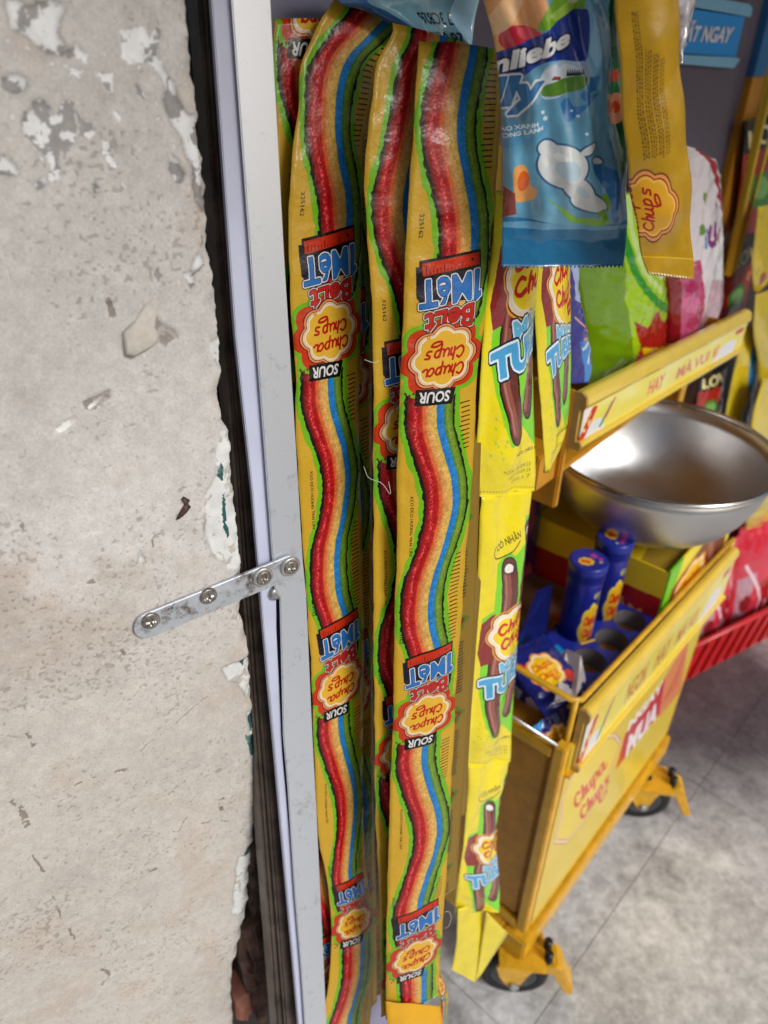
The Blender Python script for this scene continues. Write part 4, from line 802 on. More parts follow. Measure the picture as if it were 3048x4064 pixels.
q = [PG.hit(*p) for p in ((1905, 3585), (1968, 3650), (1862, 3868), (1790, 3840), (1811, 3637))]
sheet('folded_tip', lambda t: interp([0, .35, 1], [PG.hit(1811, 3600) + PG.n * .003, PG.hit(1804, 3720) + PG.n * .004, PG.hit(1789, 3842) + PG.n * .002], t), lambda t: interp([0, .35, 1], [PG.hit(1908, 3570) + PG.n * .004, PG.hit(1895, 3720) + PG.n * .010, PG.hit(1864, 3872) + PG.n * .012], t), lambda t: t, [LEMON] * 2, 30, 12, parent=chain, crinkle=.001, seed=30)
sheet('folded_tip', lambda t: interp([0, 1], [PG.hit(1903, 3590) + PG.n * .013, PG.hit(1864, 3868) + PG.n * .012], t), lambda t: interp([0, 1], [PG.hit(1970, 3655) + PG.n * .022, PG.hit(1880, 3840) + PG.n * .014], t), lambda t: t, [LEMON] * 2, 26, 8, parent=chain, crinkle=.001, seed=31)
# a second sachet behind, narrowing to a point
PH = Plane(at(2190, 1400, .60), 35)
HE = [(2105, 760, 2262, 760), (2117, 1064, 2258, 1060), (2118, 1148, 2260, 1300), (2138, 1497, 2260, 1447), (2150, 1646, 2252, 1640), (2160, 1795, 2222, 1770), (2163, 1860, 2180, 1855)]
Lh, Rh, xh = edges_on(PH, HE)
sheet('sachet', Lh, Rh, lambda t: .25 + .72 * t, [TUBEM, TUBEM], 80, 20, bulge=lambda s, t: .006 * math.sin(math.pi * s) * (1 - t * .7) + .004 * (s > .66) * (s - .66), thick=.0006, crinkle=.0012, seed=33, zig=.004,
      label='single yellow tube sachet narrowing to a crumpled point, right of the chain', cat='sachet')

# ================================================================== the bags hanging at the top
JELLYM = printed('jelly_film', jelly_im, .14, .5, 42, .0040, grain=.06, coat=.5)
PJ = Plane(at(2200, 500, .42), 80)
JE = [(1890, -260, 2455, -260), (1918, 0, 2456, 0), (1958, 140, 2458, 140), (1982, 300, 2468, 300), (1992, 512, 2475, 512), (1992, 750, 2488, 750), (1995, 880, 2496, 870), (1993, 960, 2485, 960), (1992, 1052, 2474, 1052)]
Lj, Rj, xj = edges_on(PJ, JE)
vj = np.interp(np.linspace(0, 1, 50), xj, [y for _, y, _, _ in JE]) / 1043
def jb(s, t): return .016 * (4 * s * (1 - s))**.7 * min(1, max(0, (.91 - t) * 4.5)) + (.0026 * math.sin(s * 14 + t * 11) + .0014 * math.sin(s * 31 - t * 9)) * min(1, max(0, (.93 - t) * 6))
sheet('jelly_bag', Lj, Rj, lambda t: np.interp(t, np.linspace(0, 1, 50), vj), [JELLYM, plain('silver_film', (.7, .75, .8), .3, .4)], 150, 60, bulge=jb, crinkle=.0014, cscale=34, seed=41, zig=.0018,
      label='shiny sky-blue bag of jelly sweets with dark blue name plate hanging at the top', cat='sweet bag')
GOLDM = printed('gold_film', gold_im, .28, .5, 60, .0016, grain=.04, coat=.15)
PK = Plane(at(2600, 500, .40), 66)
KE = [(2425, -260, 2682, -260), (2446, 0, 2690, 0), (2460, 250, 2702, 250), (2478, 480, 2714, 430), (2496, 700, 2736, 640), (2520, 850, 2743, 810), (2535, 950, 2745, 940), (2570, 1078, 2752, 1100)]
Lk, Rk, xk = edges_on(PK, KE); vk_ = np.interp(np.linspace(0, 1, 50), xk, [(a + b) / 2 for _, a, _, b in KE]) / 1085
sheet('gold_bag', Lk, Rk, lambda t: np.interp(t, np.linspace(0, 1, 50), vk_), [GOLDM, GOLDM], 130, 32, bulge=lambda s, t: .007 * math.sin(math.pi * s) * min(1, max(0, (.93 - t) * 6)) + .001 * math.sin(t * 25 + s * 3), crinkle=.0010, cscale=40, seed=43, zig=.0022,
      label='mustard yellow sweet bag with columns of fine print, right of the blue bag', cat='sweet bag')
tl = Art(200, 120, (.42, .58, .64)); n_ = fbm(120, 200, 40, 3, 5); tl.a *= (.85 + .3 * n_)[..., None]
tl.text('07/10/27 3C826', (1.18, .20), (.46, .24), (1.18, .44), (.06, .09, .12), .02); tl.text('09/09/26 04:38', (1.12, .56), (.46, .62), (1.12, .84), (.06, .09, .12), .02)
tl.fill([(0, 0), (.18, 0), (.18, 1), (0, 1)], (.20, .36, .55)); tl.fill([(.86, -.1), (1.1, -.1), (1.1, 1), (.82, 1)], (.64, .78, .85))
PL_ = Plane(at(1650, 80, .45), 62)
LE = [(1340, -200, 1900, -200), (1345, 10, 1893, 0), (1440, 40, 1880, 60), (1560, 100, 1868, 130), (1700, 205, 1858, 205)]
Ll, Rl, xl_ = edges_on(PL_, LE)
sheet('jelly_bag', Ll, Rl, lambda t: t * 1.6 - .6, [printed('pale_blue_film', tl.image('pale_bag'), .18, .3, 60, .002, coat=.5)] * 2, 60, 40, bulge=lambda s, t: .004 * math.sin(s * 7) + .008 * math.exp(-((s - .86) / .09)**2) * math.sin(t * 9), crinkle=.002, cscale=40, seed=45,
      label='pale blue translucent bag end with an upside-down date stamp, behind the strips at the top', cat='sweet bag')
SILV = plain('foil_white', (.85, .83, .86), .16, .25, var=.3, vscale=70, bmp=.4, bscale=90, bdist=.003, coat=.4)
PM = Plane(at(2720, 60, .47), 70)
Lm, Rm, xm = edges_on(PM, [(2600, -220, 2790, -220), (2620, 0, 2762, 0), (2640, 100, 2740, 100), (2660, 250, 2702, 250)])
sheet('foil_bag', Lm, Rm, lambda t: t, [SILV] * 2, 40, 26, bulge=lambda s, t: .006 * math.sin(s * 3.1), crinkle=.0035, cscale=60, seed=47, label='crinkled white foil bag peeking out behind the mustard bag', cat='foil bag')

# ================================================================== the yellow cart
CY = plain('cart_yellow', (.88, .67, .15), .34, var=.14, vscale=45, bmp=.15, bscale=150, coat=.1)
CO_ = plain('cart_orange', (.78, .54, .11), .42, var=.14, vscale=35, bmp=.15, bscale=160)
CLIP = plain('clear_lip', (.93, .80, .30), .14, var=.05, coat=.6, bmp=.05)
FP = Plane(cw(0, 0, .12), 40); FP0 = CO
def fuz(px, py, b=0.0):
    q = Plane(cw(0, b, .12), 40).hit(px, py) - CO; return q @ E1, q[2]
cart = thing('candy_cart', cw(.33, .14, 0), 'yellow candy cart on castor wheels with a tray, a shelf and printed price rails', 'cart')
UL = .545
m = MB(); m.cbox(.012, UL - .012, .006, .27, .19, .60); m.build('body', CO_, cart, bevel=.002)
for u_, b_ in ((0, 0), (UL - .018, 0), (0, .264), (UL - .018, .264)): m = MB(); m.cbox(u_, u_ + .018, b_, b_ + .016, .18, .615); m.build('corner_post', CY, cart, bevel=.002)
m = MB(); m.cbox(.006, .012, .024, .250, .205, .585); m.build('end_panel', CO_, cart, bevel=.002)
for q_ in ((-.006, UL + .006, -.008, .034, .1155, .168), (-.0062, .034, .0342, .29, .120, .176), (UL - .034, UL + .0062, .0342, .29, .120, .176)): m = MB(); m.cbox(*q_); m.build('base_beam', CY, cart, bevel=.003)
for q_ in ((.0, .010, .0182, .2638, .1785, .200), (.0, .010, .0182, .2638, .588, .606), (.0185, UL - .0185, -.001, .0055, .1785, .1855)): m = MB(); m.cbox(*q_); m.build('panel_channel', CY, cart, bevel=.0015)
# printed front
fa = Art(660, 430, (.90, .80, .20), lambda u, z: (u / UL * 660, (.61 - z) / .43 * 430)); n_ = fbm(430, 660, 160, 3, 81)
fa.a[:] = np.array([.89, .76, .14]) * (1 - n_[..., None] * .55) + np.array([.93, .89, .55]) * n_[..., None] * .55
PF = lambda pts: [fuz(*p) for p in pts]
C4 = lambda pts: [(2024 + x * .6172, 2900 + y * .6172) for x, y in pts]
oval = [(300, 690), (330, 560), (345, 420), (400, 300), (450, 200), (520, 130), (600, 60), (660, 50), (690, 90), (660, 170), (630, 280), (600, 350), (530, 420), (500, 520), (460, 580), (410, 640), (370, 690)]
for g_, c_ in ((11, (.80, .50, .38)), (9, (.95, .86, .72)), (4, (.80, .52, .36)), (2, (.95, .84, .28))):
    m_ = grow(fa.pmask(fa.P(PF(C4(oval)))), g_); fa.a[m_] = c_
ba, bb, bc_ = [np.array(fuz(*C4([p])[0])) for p in ((395, 430), (640, 105), (440, 560))]
badge_script(fa, ba, (bb - ba) * .95, (bc_ - ba) * 1.5, (.85, .22, .10), 7)
sg = [(2440, 3055), (2478, 2915), (2600, 2750), (2735, 2520), (2700, 2740), (2640, 2800), (2560, 2900)]
fa.fill(PF(sg), (.80, .13, .17)); fa.fill(PF([(2735, 2520), (2700, 2740), (2610, 2850), (2640, 2680)]), (.90, .55, .35))
t0, t1, t2 = [np.array(fuz(*p)) for p in ((2478, 3010), (2600, 2855), (2495, 2920))]; fa.text('MUA', t0, t1, t2, (.97, .95, .96), .05)
t0, t1, t2 = [np.array(fuz(*p)) for p in ((2488, 2905), (2625, 2735), (2496, 2862))]; fa.text('NGAY', t0, t1, t2, (.97, .95, .96), .05)
for k in range(5):
    t0, t1 = np.array(fuz(2625 + k * 14, 2790 - k * 26)), np.array(fuz(2690 + k * 8, 2705 - k * 34)); fa.stroke([tuple(t0), tuple(t1)], 5, (.80, .20, .17), False)
fa_im = fa.image('cart_front')
def plate_uv(name, quad, im_mat, parent, uvq, n=2):
    me = mesh_np(name, quad, [(0, 1, 2, 3)], uvq); return link(name, me, im_mat, parent)
m = MB(); m.cbox(.018, UL - .018, -.001, .0055, .186, .606)
me = m.build('front_panel', printed('front_print', fa_im, .3, .05, coat=.3), cart)
ul = me.data.uv_layers['UVMap'].data
for lp in me.data.loops:
    q = np.array(me.data.vertices[lp.vertex_index].co) - CO; ul[lp.index].uv = ((q @ E1) / UL, (q[2] - .18) / .43)
# castors
RUB = plain('rubber', (.12, .12, .125), .6, var=.2, bmp=.2); HUB = plain('hub_grey', (.30, .31, .32), .5, var=.2)
BLKM = plain('black_plastic', (.05, .05, .055), .35)
def castor(u, b, yaw):
    ca, sa = math.cos(yaw), math.sin(yaw); T = lambda x, y, z: cw(u + x * ca - y * sa, b + x * sa + y * ca, z)
    fk = MB(); RW, WX = .058, -.008
    fk.box8([T(x, y, z) for z in (.1095, .1145) for x, y in ((-.038, -.032), (.038, -.032), (.038, .032), (-.038, .032))])
    f = fk.build('caster', CY, cart, bevel=.0012)
    for s in (-1, 1):
        pr = [(-.042, .1093), (.022, .1093), (.012, .088), (.004, .060), (-.006, .048), (-.018, .048), (-.034, .076)]
        k_ = MB(); k_.prism([T(x, s * .024, z) for x, z in pr], T(0, s * .028, 0) - T(0, s * .024, 0)); k_.build('fork_cheek', CY, f, bevel=.001)
    wh = MB(); axd = T(0, 1, 0) - T(0, 0, 0); wc = T(WX, 0, RW)
    wh.lathe([(.039, -.015), (.047, -.0165), (.054, -.014), (.0573, -.007), (RW, 0), (.0573, .007), (.054, .014), (.047, .0165), (.039, .015), (.039, -.015)], wc, axd, 48); wh.build('tyre', RUB, f, True)
    hb_ = MB(); hb_.lathe([(.0001, -.017), (.011, -.017), (.012, -.011), (.026, -.009), (.034, -.014), (.0395, -.014), (.0395, .014), (.034, .014), (.026, .009), (.012, .011), (.011, .017), (.0001, .017)], wc, axd, 40); hb_.build('rim', HUB, f, True)
    for sg_ in (1, -1):
        bn = MB(); bn.lathe([(.0001, .036), (.006, .036), (.0085, .033), (.0085, .0285)], wc, axd * sg_, 6); bn.build('axle_nut', BOLT, f)
    pd = MB(); prf = [(.018, .100), (.054, .113), (.066, .106), (.078, .070), (.094, .036), (.092, .026), (.080, .028), (.064, .058), (.052, .084), (.020, .086)]
    pd.prism([T(x, -.020, z) for x, z in prf], T(0, .040, 0) - T(0, 0, 0)); pd.build('brake_pedal', CY, f, bevel=.003)
    for y_ in (-.010, .010):
        st = MB(); st.tube([T(.042, y_, .088), T(.042, y_, .132)], .007, 12); st.build('stem', BLKM, f, True)
BOLT = plain('bolt_steel', (.75, .75, .76), .3, .8)
castor(.012, .002, -.96); castor(.473, -.010, -.96); castor(.045, .25, -1.0); castor(.50, .25, -1.0)
# tray
def rail_label(seed, w, texts):
    s = Art(w, 90, (.96, .90, .42)); n = fbm(90, w, 60, 3, seed); s.a[:] = np.array([.95, .86, .16]) * (1 - n[..., None]) + np.array([.97, .95, .66]) * n[..., None]
    s.fill([(0, 0), (.035, 0), (.05, .5), (.03, 1.1), (0, 1)], (.97, .95, .90)); s.fill([(.0, .55), (.09, .55), (.12, 1), (0, 1)], (.93, .93, .95))
    s.stroke([(.015, .9), (.05, .15)], 15, (.84, .16, .12), False); s.stroke([(.095, .85), (.135, .25)], 7, (.16, .62, .50), False); s.stroke([(.115, .65), (.145, .15)], 5, (.86, .25, .35), False); s.text('CÓ', (.012, .80), (.045, .70), (.012, .30), (.97, .9, .5), .04)
    s.fill([(.80, .55), (.86, .4), (.93, .5), (.93, 1), (.76, 1)], (.93, .93, .96)); s.stroke([(.92, .2), (.96, .2)], 16, (.80, .15, .30), False)
    for t, x0, x1, c in texts: s.text(t, (x0, .76), (x1, .76), (x0, .24), c, .03)
    return s.image('rail_print')
RLAB = printed('rail_label_print', rail_label(91, 560, [('HAY', .33, .42, (.88, .45, .30)), ('MÀ VUI', .50, .72, (.86, .50, .42)), ('MÚT', .75, .79, (.86, .40, .25))]), .22, .04, coat=.4)
RLAB2 = printed('tray_label_print', rail_label(92, 560, [('NGON', .24, .36, (.83, .50, .20)), ('HAY', .42, .52, (.83, .52, .22)), ('MÀ VUI', .57, .73, (.83, .52, .22))]), .22, .04, coat=.4)
def price_rail(parent, u0, u1, b, z0, z1, tilt, lab, sag=0.0):
    """an extruded label holder: back plate, rolled top and bottom lips, the printed strip behind a clear lip"""
    prof = [(.004, z0 - .004), (-.010, z0 - .004), (-.0125, z0 + .002), (-.010, z0 + .006), (-.004, z0 + .005), (-.003, z1 - .013), (-.0085, z1 - .014), (-.0105, z1 - .008), (-.009, z1 + .002), (-.003, z1 + .006), (.006, z1 + .005), (.006, z0)]
    tb = lambda d, z: b + d - tilt * (z - z0)
    cw = lambda u, b_, z: CO + E1 * u + E2 * b_ + np.array([0, 0, z - sag * (u - u0)])          # the rail sags a little along its length
    m = MB(); a = [cw(u0, tb(d, z), z) for d, z in prof]; c = [cw(u1, tb(d, z), z) for d, z in prof]; n = len(prof)
    m.add(a + c, [tuple(range(n)), tuple(range(2 * n - 1, n - 1, -1))] + [(i, n + i, n + (i + 1) % n, (i + 1) % n) for i in range(n)])
    h = m.build('label_holder', CLIP if lab else CY, parent, bevel=.0012)
    q = [cw(u0 + .002, tb(-.0068, z0 + .004), z0 + .004), cw(u1 - .002, tb(-.0068, z0 + .004), z0 + .004), cw(u1 - .002, tb(-.0068, z1 - .014), z1 - .014), cw(u0 + .002, tb(-.0068, z1 - .014), z1 - .014)]
    mm = MB(); mm.box8([p + E2 * .0015 for p in q] + q); o = mm.build('price_label', lab, h)
    ul = o.data.uv_layers['UVMap'].data
    for lp in o.data.loops:
        r_ = np.array(o.data.vertices[lp.vertex_index].co) - CO; ul[lp.index].uv = ((r_ @ E1 - u0) / (u1 - u0), (r_[2] + sag * (r_ @ E1 - u0) - z0 - .004) / (z1 - z0 - .018))
    ec = MB(); ec.prism([p - E1 * .003 for p in a], E1 * .0029); ec.build('end_cap', plain('cap_beige', (.76, .62, .34), .5), h)
m = MB(); m.cbox(.015, .590, -.008, .27, .552, .558); m.cbox(.026, .586, .0045, .0065, .556, .60); m.cbox(.012, .590, .264, .270, .558, .70); m.cbox(.585, .591, .0075, .2635, .558, .60); tray = m.build('tray', CY, cart, bevel=.0015)
price_rail(tray, .030, .585, -.0020, .562, .664, .0, RLAB2, .085)
m = MB(); m.tube([cw(.590, .006, .632), cw(.30, .006, .657), cw(.032, .006, .680), cw(.022, .014, .682), cw(.020, .10, .686), cw(.018, .268, .688)], .0042, 10); m.tube([cw(.024, .010, .682), cw(.023, .010, .62), cw(.022, .010, .558)], .0042, 10); m.tube([cw(.590, .006, .632), cw(.590, .006, .54)], .0042, 10); m.build('wire_rail', CY, tray, True)
m = MB(); m.tube([cw(.002, .012, .616), cw(.002, .27, .626)], .0026, 8); m.build('wire_rail', plain('bright_wire', (.75, .74, .72), .25, .8), tray, True)
# shelf
SB = .100
m = MB(); m.cbox(.085, .628, SB + .012, SB + .155, .940, .948); m.cbox(.6285, .634, SB + .012, SB + .155, .94, .985); m.cbox(.085, .628, SB + .150, SB + .155, .9485, 1.0); shelf = m.build('shelf', CO_, cart, bevel=.0015)
price_rail(shelf, .080, .628, SB, .988, 1.047, .0, RLAB, .075)
m = MB(); m.cbox(.074, .084, SB + .006, SB + .06, .900, 1.052); m.cbox(.030, .074, SB + .012, SB + .055, .940, .985); m.build('side_bracket', CO_, shelf, bevel=.002)
# header board behind everything
HB = .262
m = MB(); m.cbox(-.02, .846, HB + .004, HB + .028, .62, 1.0); m.build('back_panel', CO_, cart)
m = MB(); m.cbox(-.02, .846, HB, HB + .03, 1.0005, 1.85); head = m.build('header_board', plain('board_grey_purple', (.40, .375, .44), .55, var=.06, vscale=12, bmp=.05), cart)
HPl = Plane(cw(0, HB, 1), 40)
def hpt(px, py, o=0.0): return HPl.hit(px, py) - E2 * o
def decal(name, pts, mat, parent, o, t=.003, label=None):
    m = MB(); m.prism([hpt(*p, o) for p in pts], -E2 * t); return m.build(name, mat, parent)
Z1 = lambda pts: [(2600 + x * .4069, y * .4069) for x, y in pts]
SKY1 = plain('sign_blue', (.16, .64, .98), .4, var=.03); SKY2 = plain('sign_pale_blue', (.55, .79, .93), .4, var=.03)
sign = decal('sign', Z1([(120, 60), (830, 165), (740, 560), (30, 500)]), SKY1, head, .004)
decal('sign_lid', Z1([(110, -40), (640, 0), (850, 40), (880, 80), (862, 165), (640, 125), (380, 80), (100, 40)]), SKY2, sign, .008)
decal('sign_base', Z1([(30, 520), (730, 560), (762, 575), (700, 660), (480, 645), (0, 605)]), SKY2, sign, .008)
def lettering(txt, p00, p10, p01, mat, parent, bold=.03, o=.009):
    V, T = glyphs(txt, bold); lo, hi = V.min(0), V.max(0); V = (V - lo) / (hi - lo); p00, p10, p01 = map(lambda p: np.array(Z1([p])[0]), (p00, p10, p01))
    P = [hpt(*(p00 + v[0] * (p10 - p00) + v[1] * (p01 - p00)), o) for v in V]; P2 = [p + E2 * .001 for p in P]; n = len(P)
    ed = {}
    for t in T:
        for a, b in ((t[0], t[1]), (t[1], t[2]), (t[2], t[0])): ed[(a, b)] = ed.get((a, b), 0) + 1
    f = [tuple(t) for t in T] + [tuple(n + i for i in t[::-1]) for t in T] + [(a, n + a, n + b, b) for a, b in ed if (b, a) not in ed]
    return link('lettering', mesh_np('lettering', P + P2, f), mat, parent)
lettering('ĐẶT NGAY', (120, 440), (650, 460), (210, 190), plain('white_print', (.95, .95, .97), .4, var=.02, bmp=0), sign)
m = MB(); m.cbox(.846, .99, HB - .012, HB + .03, .62, 1.312); m.build('side_post', CO_, cart, bevel=.002)
m = MB(); m.cbox(.9905, 1.6, HB + .005, HB + .025, .45, 1.6); m.build('pack_board', plain('pack_board_brown', (.20, .15, .13), .6, var=.3, vscale=8), cart)
m = MB(); m.cbox(.8462, .99, HB - .0122, HB + .03, 1.3122, 1.85); m.build('side_post', plain('post_blue', (.18, .46, .70), .5, var=.05), cart, bevel=.002, label='blue upper half of the side post')
# ================================================================== goods on the cart
TZ = .558                                                            # tray floor
# steel bowl standing on the carton behind the tray
BC = at(2622, 1772, 1.14); BR_ = 1.14 * 445 / FPX
def steel_mat():
    m, nt, p = nodes('bowl_steel'); p.inputs['Metallic'].default_value = 1.0; p.inputs['Base Color'].default_value = (.66, .66, .665, 1); p.inputs['Roughness'].default_value = .27; p.inputs['Anisotropic'].default_value = .3
    t = nt.nodes.new('ShaderNodeTexCoord'); mp = nt.nodes.new('ShaderNodeMapping'); mp.inputs['Location'].default_value = (0, 0, 0); mp.inputs['Scale'].default_value = (8, 8, 900); n = nt.nodes.new('ShaderNodeTexNoise'); n.inputs['Detail'].default_value = 2
    nt.links.new(t.outputs['Object'], mp.inputs[0]); nt.links.new(mp.outputs[0], n.inputs['Vector']); n2 = noise_node(nt, 30, 5, .65); r = nt.nodes.new('ShaderNodeMapRange'); r.inputs['To Min'].default_value = .26; r.inputs['To Max'].default_value = .44; nt.links.new(n2.outputs['Fac'], r.inputs['Value']); nt.links.new(r.outputs[0], p.inputs['Roughness'])
    bump(nt, p, n.outputs['Fac'], .14, .0008); return m
BS = steel_mat()
bd = BR_ * .72
prof_o = [(BR_ * r, -bd * z) for r, z in ((.44, 1.0), (.53, .985), (.62, .94), (.71, .85), (.79, .73), (.86, .57), (.92, .38), (.965, .17), (.985, .02))]
prof = [(.0001, -bd)] + prof_o + [(r - .0022, z + .0004) for r, z in prof_o[::-1]] + [(.0001, -bd + .0022)]
bowl = thing('mixing_bowl', BC - np.array([0, 0, bd]), 'wide stainless steel mixing bowl standing in the cart tray below the shelf', 'bowl')
m = MB(); m.lathe(prof, BC, n=96); m.build('basin', BS, bowl, True)
m = MB(); m.lathe([(BR_ * .983, .001), (BR_ * .983, .0035), (BR_ * .995, .005), (BR_ * 1.012, .0042), (BR_ * 1.018, .0015), (BR_ * 1.010, -.0014), (BR_ * .990, -.002), (BR_ * .983, .001)], BC, n=96); m.build('rolled_rim', plain('rim_steel', (.80, .79, .78), .2, 1, var=.04, bmp=0), bowl, True)
BCu, BCb = (BC - CO) @ E1, (BC - CO) @ E2; BBZ = BC[2] - bd

# open yellow and red carton under the bowl
ct = generic_art('carton_front', (.93, .84, .12), [('f', [(0, 0), (.16, 0), (.08, 1), (0, 1)], (.42, .78, .10)), ('f', [(.1, .3), (.5, .1), (.9, .2), (.95, .7), (.5, 1), (.1, .95)], (.46, .20, .14)), ('s', [(.62, .25), (.8, .75)], 16, (.64, .38, .32)), ('badge', .38, .55, .26, 1.3)], w=220, h=170, seed=5)
cs = generic_art('carton_side', (.64, .07, .10), [('f', [(0, 0), (1, 0), (1, .30), (0, .34)], (.90, .78, .12)), ('f', [(0, .2), (.06, .2), (.06, 1), (0, 1)], (.66, .05, .35))], [('GIẢM', (.56, .62), (.90, .62), (.56, .46), (.86, .62, .25), {'bold': .03}), ('10%', (.58, .88), (.88, .88), (.58, .70), (.86, .62, .25), {'bold': .03})], w=200, h=150, seed=6)
CYB = plain('carton_yellow', (.85, .74, .10), .5, var=.06); CINN = plain('carton_inside', (.62, .50, .12), .6, var=.1)
carton = thing('carton', cw(.42, .13, TZ), 'open yellow and dark red display carton under the steel bowl', 'carton')
def wallbox(name, mat, u0, u1, b0, b1, z0, z1, parent, uvaxes=None, bevel=.0008, **k):
    m = MB(); m.cbox(u0, u1, b0, b1, z0, z1); o = m.build(name, mat, parent, **k)
    if uvaxes:
        ul = o.data.uv_layers['UVMap'].data
        for lp in o.data.loops:
            q = np.array(o.data.vertices[lp.vertex_index].co) - CO; c = {'u': (q @ E1 - u0) / (u1 - u0), 'b': (q @ E2 - b0) / (b1 - b0), 'z': (q[2] - z0) / (z1 - z0)}
            f = lambda a: (1 - c[a[1]]) if a[0] == '-' else c[a]
            ul[lp.index].uv = (f(uvaxes[0]), f(uvaxes[1]))
    return o
cu0, cu1, cb0, cb1, cz = .298, .585, .014, .250, .720
wallbox('front_wall', printed('carton_front_print', ct, .4, .05, coat=.2), cu0, cu1, cb0, cb0 + .003, TZ, cz + .004, carton, ('u', 'z'))
wallbox('side_wall', printed('carton_side_print', cs, .4, .05, coat=.2), cu0, cu0 + .003, cb0 + .003, cb1 - .003, TZ, cz, carton, ('-b', 'z'))
wallbox('side_wall', CYB, cu1 - .003, cu1, cb0 + .003, cb1 - .003, TZ, cz, carton); wallbox('back_wall', CYB, cu0 - .24, cu1, cb1 - .003, cb1, TZ, cz + .012, carton)
m = MB(); m.cbox(cu0 + .003, cu1 - .003, cb0 + .003, cb1 - .003, cz - .010, cz - .007); m.build('inner_flap', CINN, carton)
m = MB(); m.box8([cw(cu0 + .004, cb0 + .05, cz - .006), cw(cu0 + .085, cb0 + .06, cz + .002), cw(cu0 + .085, cb1 - .01, cz + .002), cw(cu0 + .004, cb1 - .01, cz - .006), cw(cu0 + .004, cb0 + .05, cz - .004), cw(cu0 + .085, cb0 + .06, cz + .004), cw(cu0 + .085, cb1 - .01, cz + .004), cw(cu0 + .004, cb1 - .01, cz - .004)]); m.build('top_flap', CYB, carton)

# brown box lid lying at the back left of the tray, and a second dark pack behind
tra = generic_art('brown_tray', (.33, .22, .17), [('f', [(0, 0), (1, 0), (1, .12), (0, .2)], (.70, .58, .12)), ('fl', (.2, .5, .08, .09), (.55, .15, .08)), ('fl', (.55, .35, .07, .08), (.60, .18, .10)), ('fl', (.75, .7, .08, .09), (.5, .14, .08))], w=200, h=160, seed=9)
m = MB(); m.cbox(.02, .29, .105, .252, TZ + .0005, TZ + .058)
bt = m.build('candy_box', [printed('brown_box_print', tra, .5, .05)], None, label='brown printed candy box lying at the back left of the tray, behind the blue tubes', cat='box')
ul = bt.data.uv_layers['UVMap'].data
for lp in bt.data.loops:
    q = np.array(bt.data.vertices[lp.vertex_index].co) - CO; ul[lp.index].uv = ((q @ E1 - .02) / .27, (q @ E2 - .105) / .15 * .8 + (q[2] - TZ) * 3)

# blue stand with round holes
HZ = .632
sb_ = Art(320, 150, (.10, .16, .52)); n_ = fbm(150, 320, 60, 3, 14); sb_.a *= (.8 + .4 * n_)[..., None]
for p, c in (([(.55, .1), (.7, .3), (.6, .9), (.45, .6)], (.85, .80, .90)), ([(.75, .2), (.95, .1), (1, .6), (.82, .8)], (.80, .82, .92)), ([(.3, .5), (.42, .3), (.45, .7), (.36, .95)], (.92, .45, .65)), ([(.12, .2), (.22, .05), (.28, .5), (.2, .9), (.14, .6)], (.15, .62, .85)), ([(0, .3), (.09, .2), (.12, 1), (0, 1)], (.96, .84, .12))): sb_.fill(p, c)
SBOX = printed('blue_stand_print', sb_.image('blue_stand'), .4, .05, coat=.2)
tb_ = Art(300, 160, (.13, .19, .60), lambda u, b: ((u - .05) / .285 * 300, (b - .008) / .115 * 160)); n_ = fbm(160, 300, 60, 3, 15); tb_.a *= (.85 + .3 * n_)[..., None]
tb_.fill([(.09, .07), (.13, .05), (.15, .10), (.10, .123)], (.10, .58, .85)); tb_.fill([(.27, .09), (.31, .07), (.335, .11), (.30, .123)], (.10, .58, .85)); tb_.stroke([(.20, .062), (.175, .075)], 5, (.95, .82, .15)); tb_.fill([(.05, .008), (.075, .008), (.07, .03), (.05, .035)], (.96, .84, .12)); tb_.fill([(.31, .008), (.335, .008), (.335, .03)], (.93, .88, .30))
STOP = printed('blue_top_print', tb_.image('blue_top'), .35, .05, coat=.3)
holes = [((q - CO) @ E1, (q - CO) @ E2) for q in (on_z(2511, 2449, HZ), on_z(2427, 2539, HZ), on_z(2337, 2621, HZ))]
tubes_at = [((q - CO) @ E1, (q - CO) @ E2) for q in (on_z(2280, 2500, HZ), on_z(2378, 2420, HZ))]
HR = .0262; HH = .0245; holes = [(min(a_, .2965 - HH - .003), max(b_, .010 + HH + .003)) for a_, b_ in holes]
stand2 = thing('tube_stand', cw(.19, .06, TZ), 'blue printed cardboard stand with a row of round holes in the tray', 'tube stand')
bu0, bu1, bb0, bb1 = .052, .2965, .010, .122
# the top: a sheet with real holes, triangulated through bmesh
bm = bmesh.new(); ed = []
def loop(pts):
    vs_ = [bm.verts.new(Vector(p)) for p in pts]; return [bm.edges.new((vs_[i], vs_[(i + 1) % len(vs_)])) for i in range(len(vs_))]
ed += loop([cw(a, b, HZ) for a, b in ((bu0, bb0), (bu1, bb0), (bu1, bb1), (bu0, bb1))])
allh = holes + tubes_at
for hu, hb_2 in allh: hr_ = HH if (hu, hb_2) in holes else HR; ed += loop([cw(hu + hr_ * math.cos(t), hb_2 + hr_ * math.sin(t), HZ) for t in np.linspace(0, 2 * math.pi, 33)[:-1]])
bmesh.ops.triangle_fill(bm, use_beauty=True, use_dissolve=False, edges=ed)
for f in list(bm.faces):
    c = np.array(f.calc_center_median()) - CO
    if any(math.hypot(c @ E1 - hu, c @ E2 - hb_2) < (HH if (hu, hb_2) in holes else HR) * .97 for hu, hb_2 in allh): bm.faces.remove(f)
uvl = bm.loops.layers.uv.new('UVMap')
for f in bm.faces:
    if f.normal.z < 0: f.normal_flip()
    for lp in f.loops: q = np.array(lp.vert.co) - CO; lp[uvl].uv = ((q @ E1 - .05) / .285, 1 - (q @ E2 - .008) / .115)
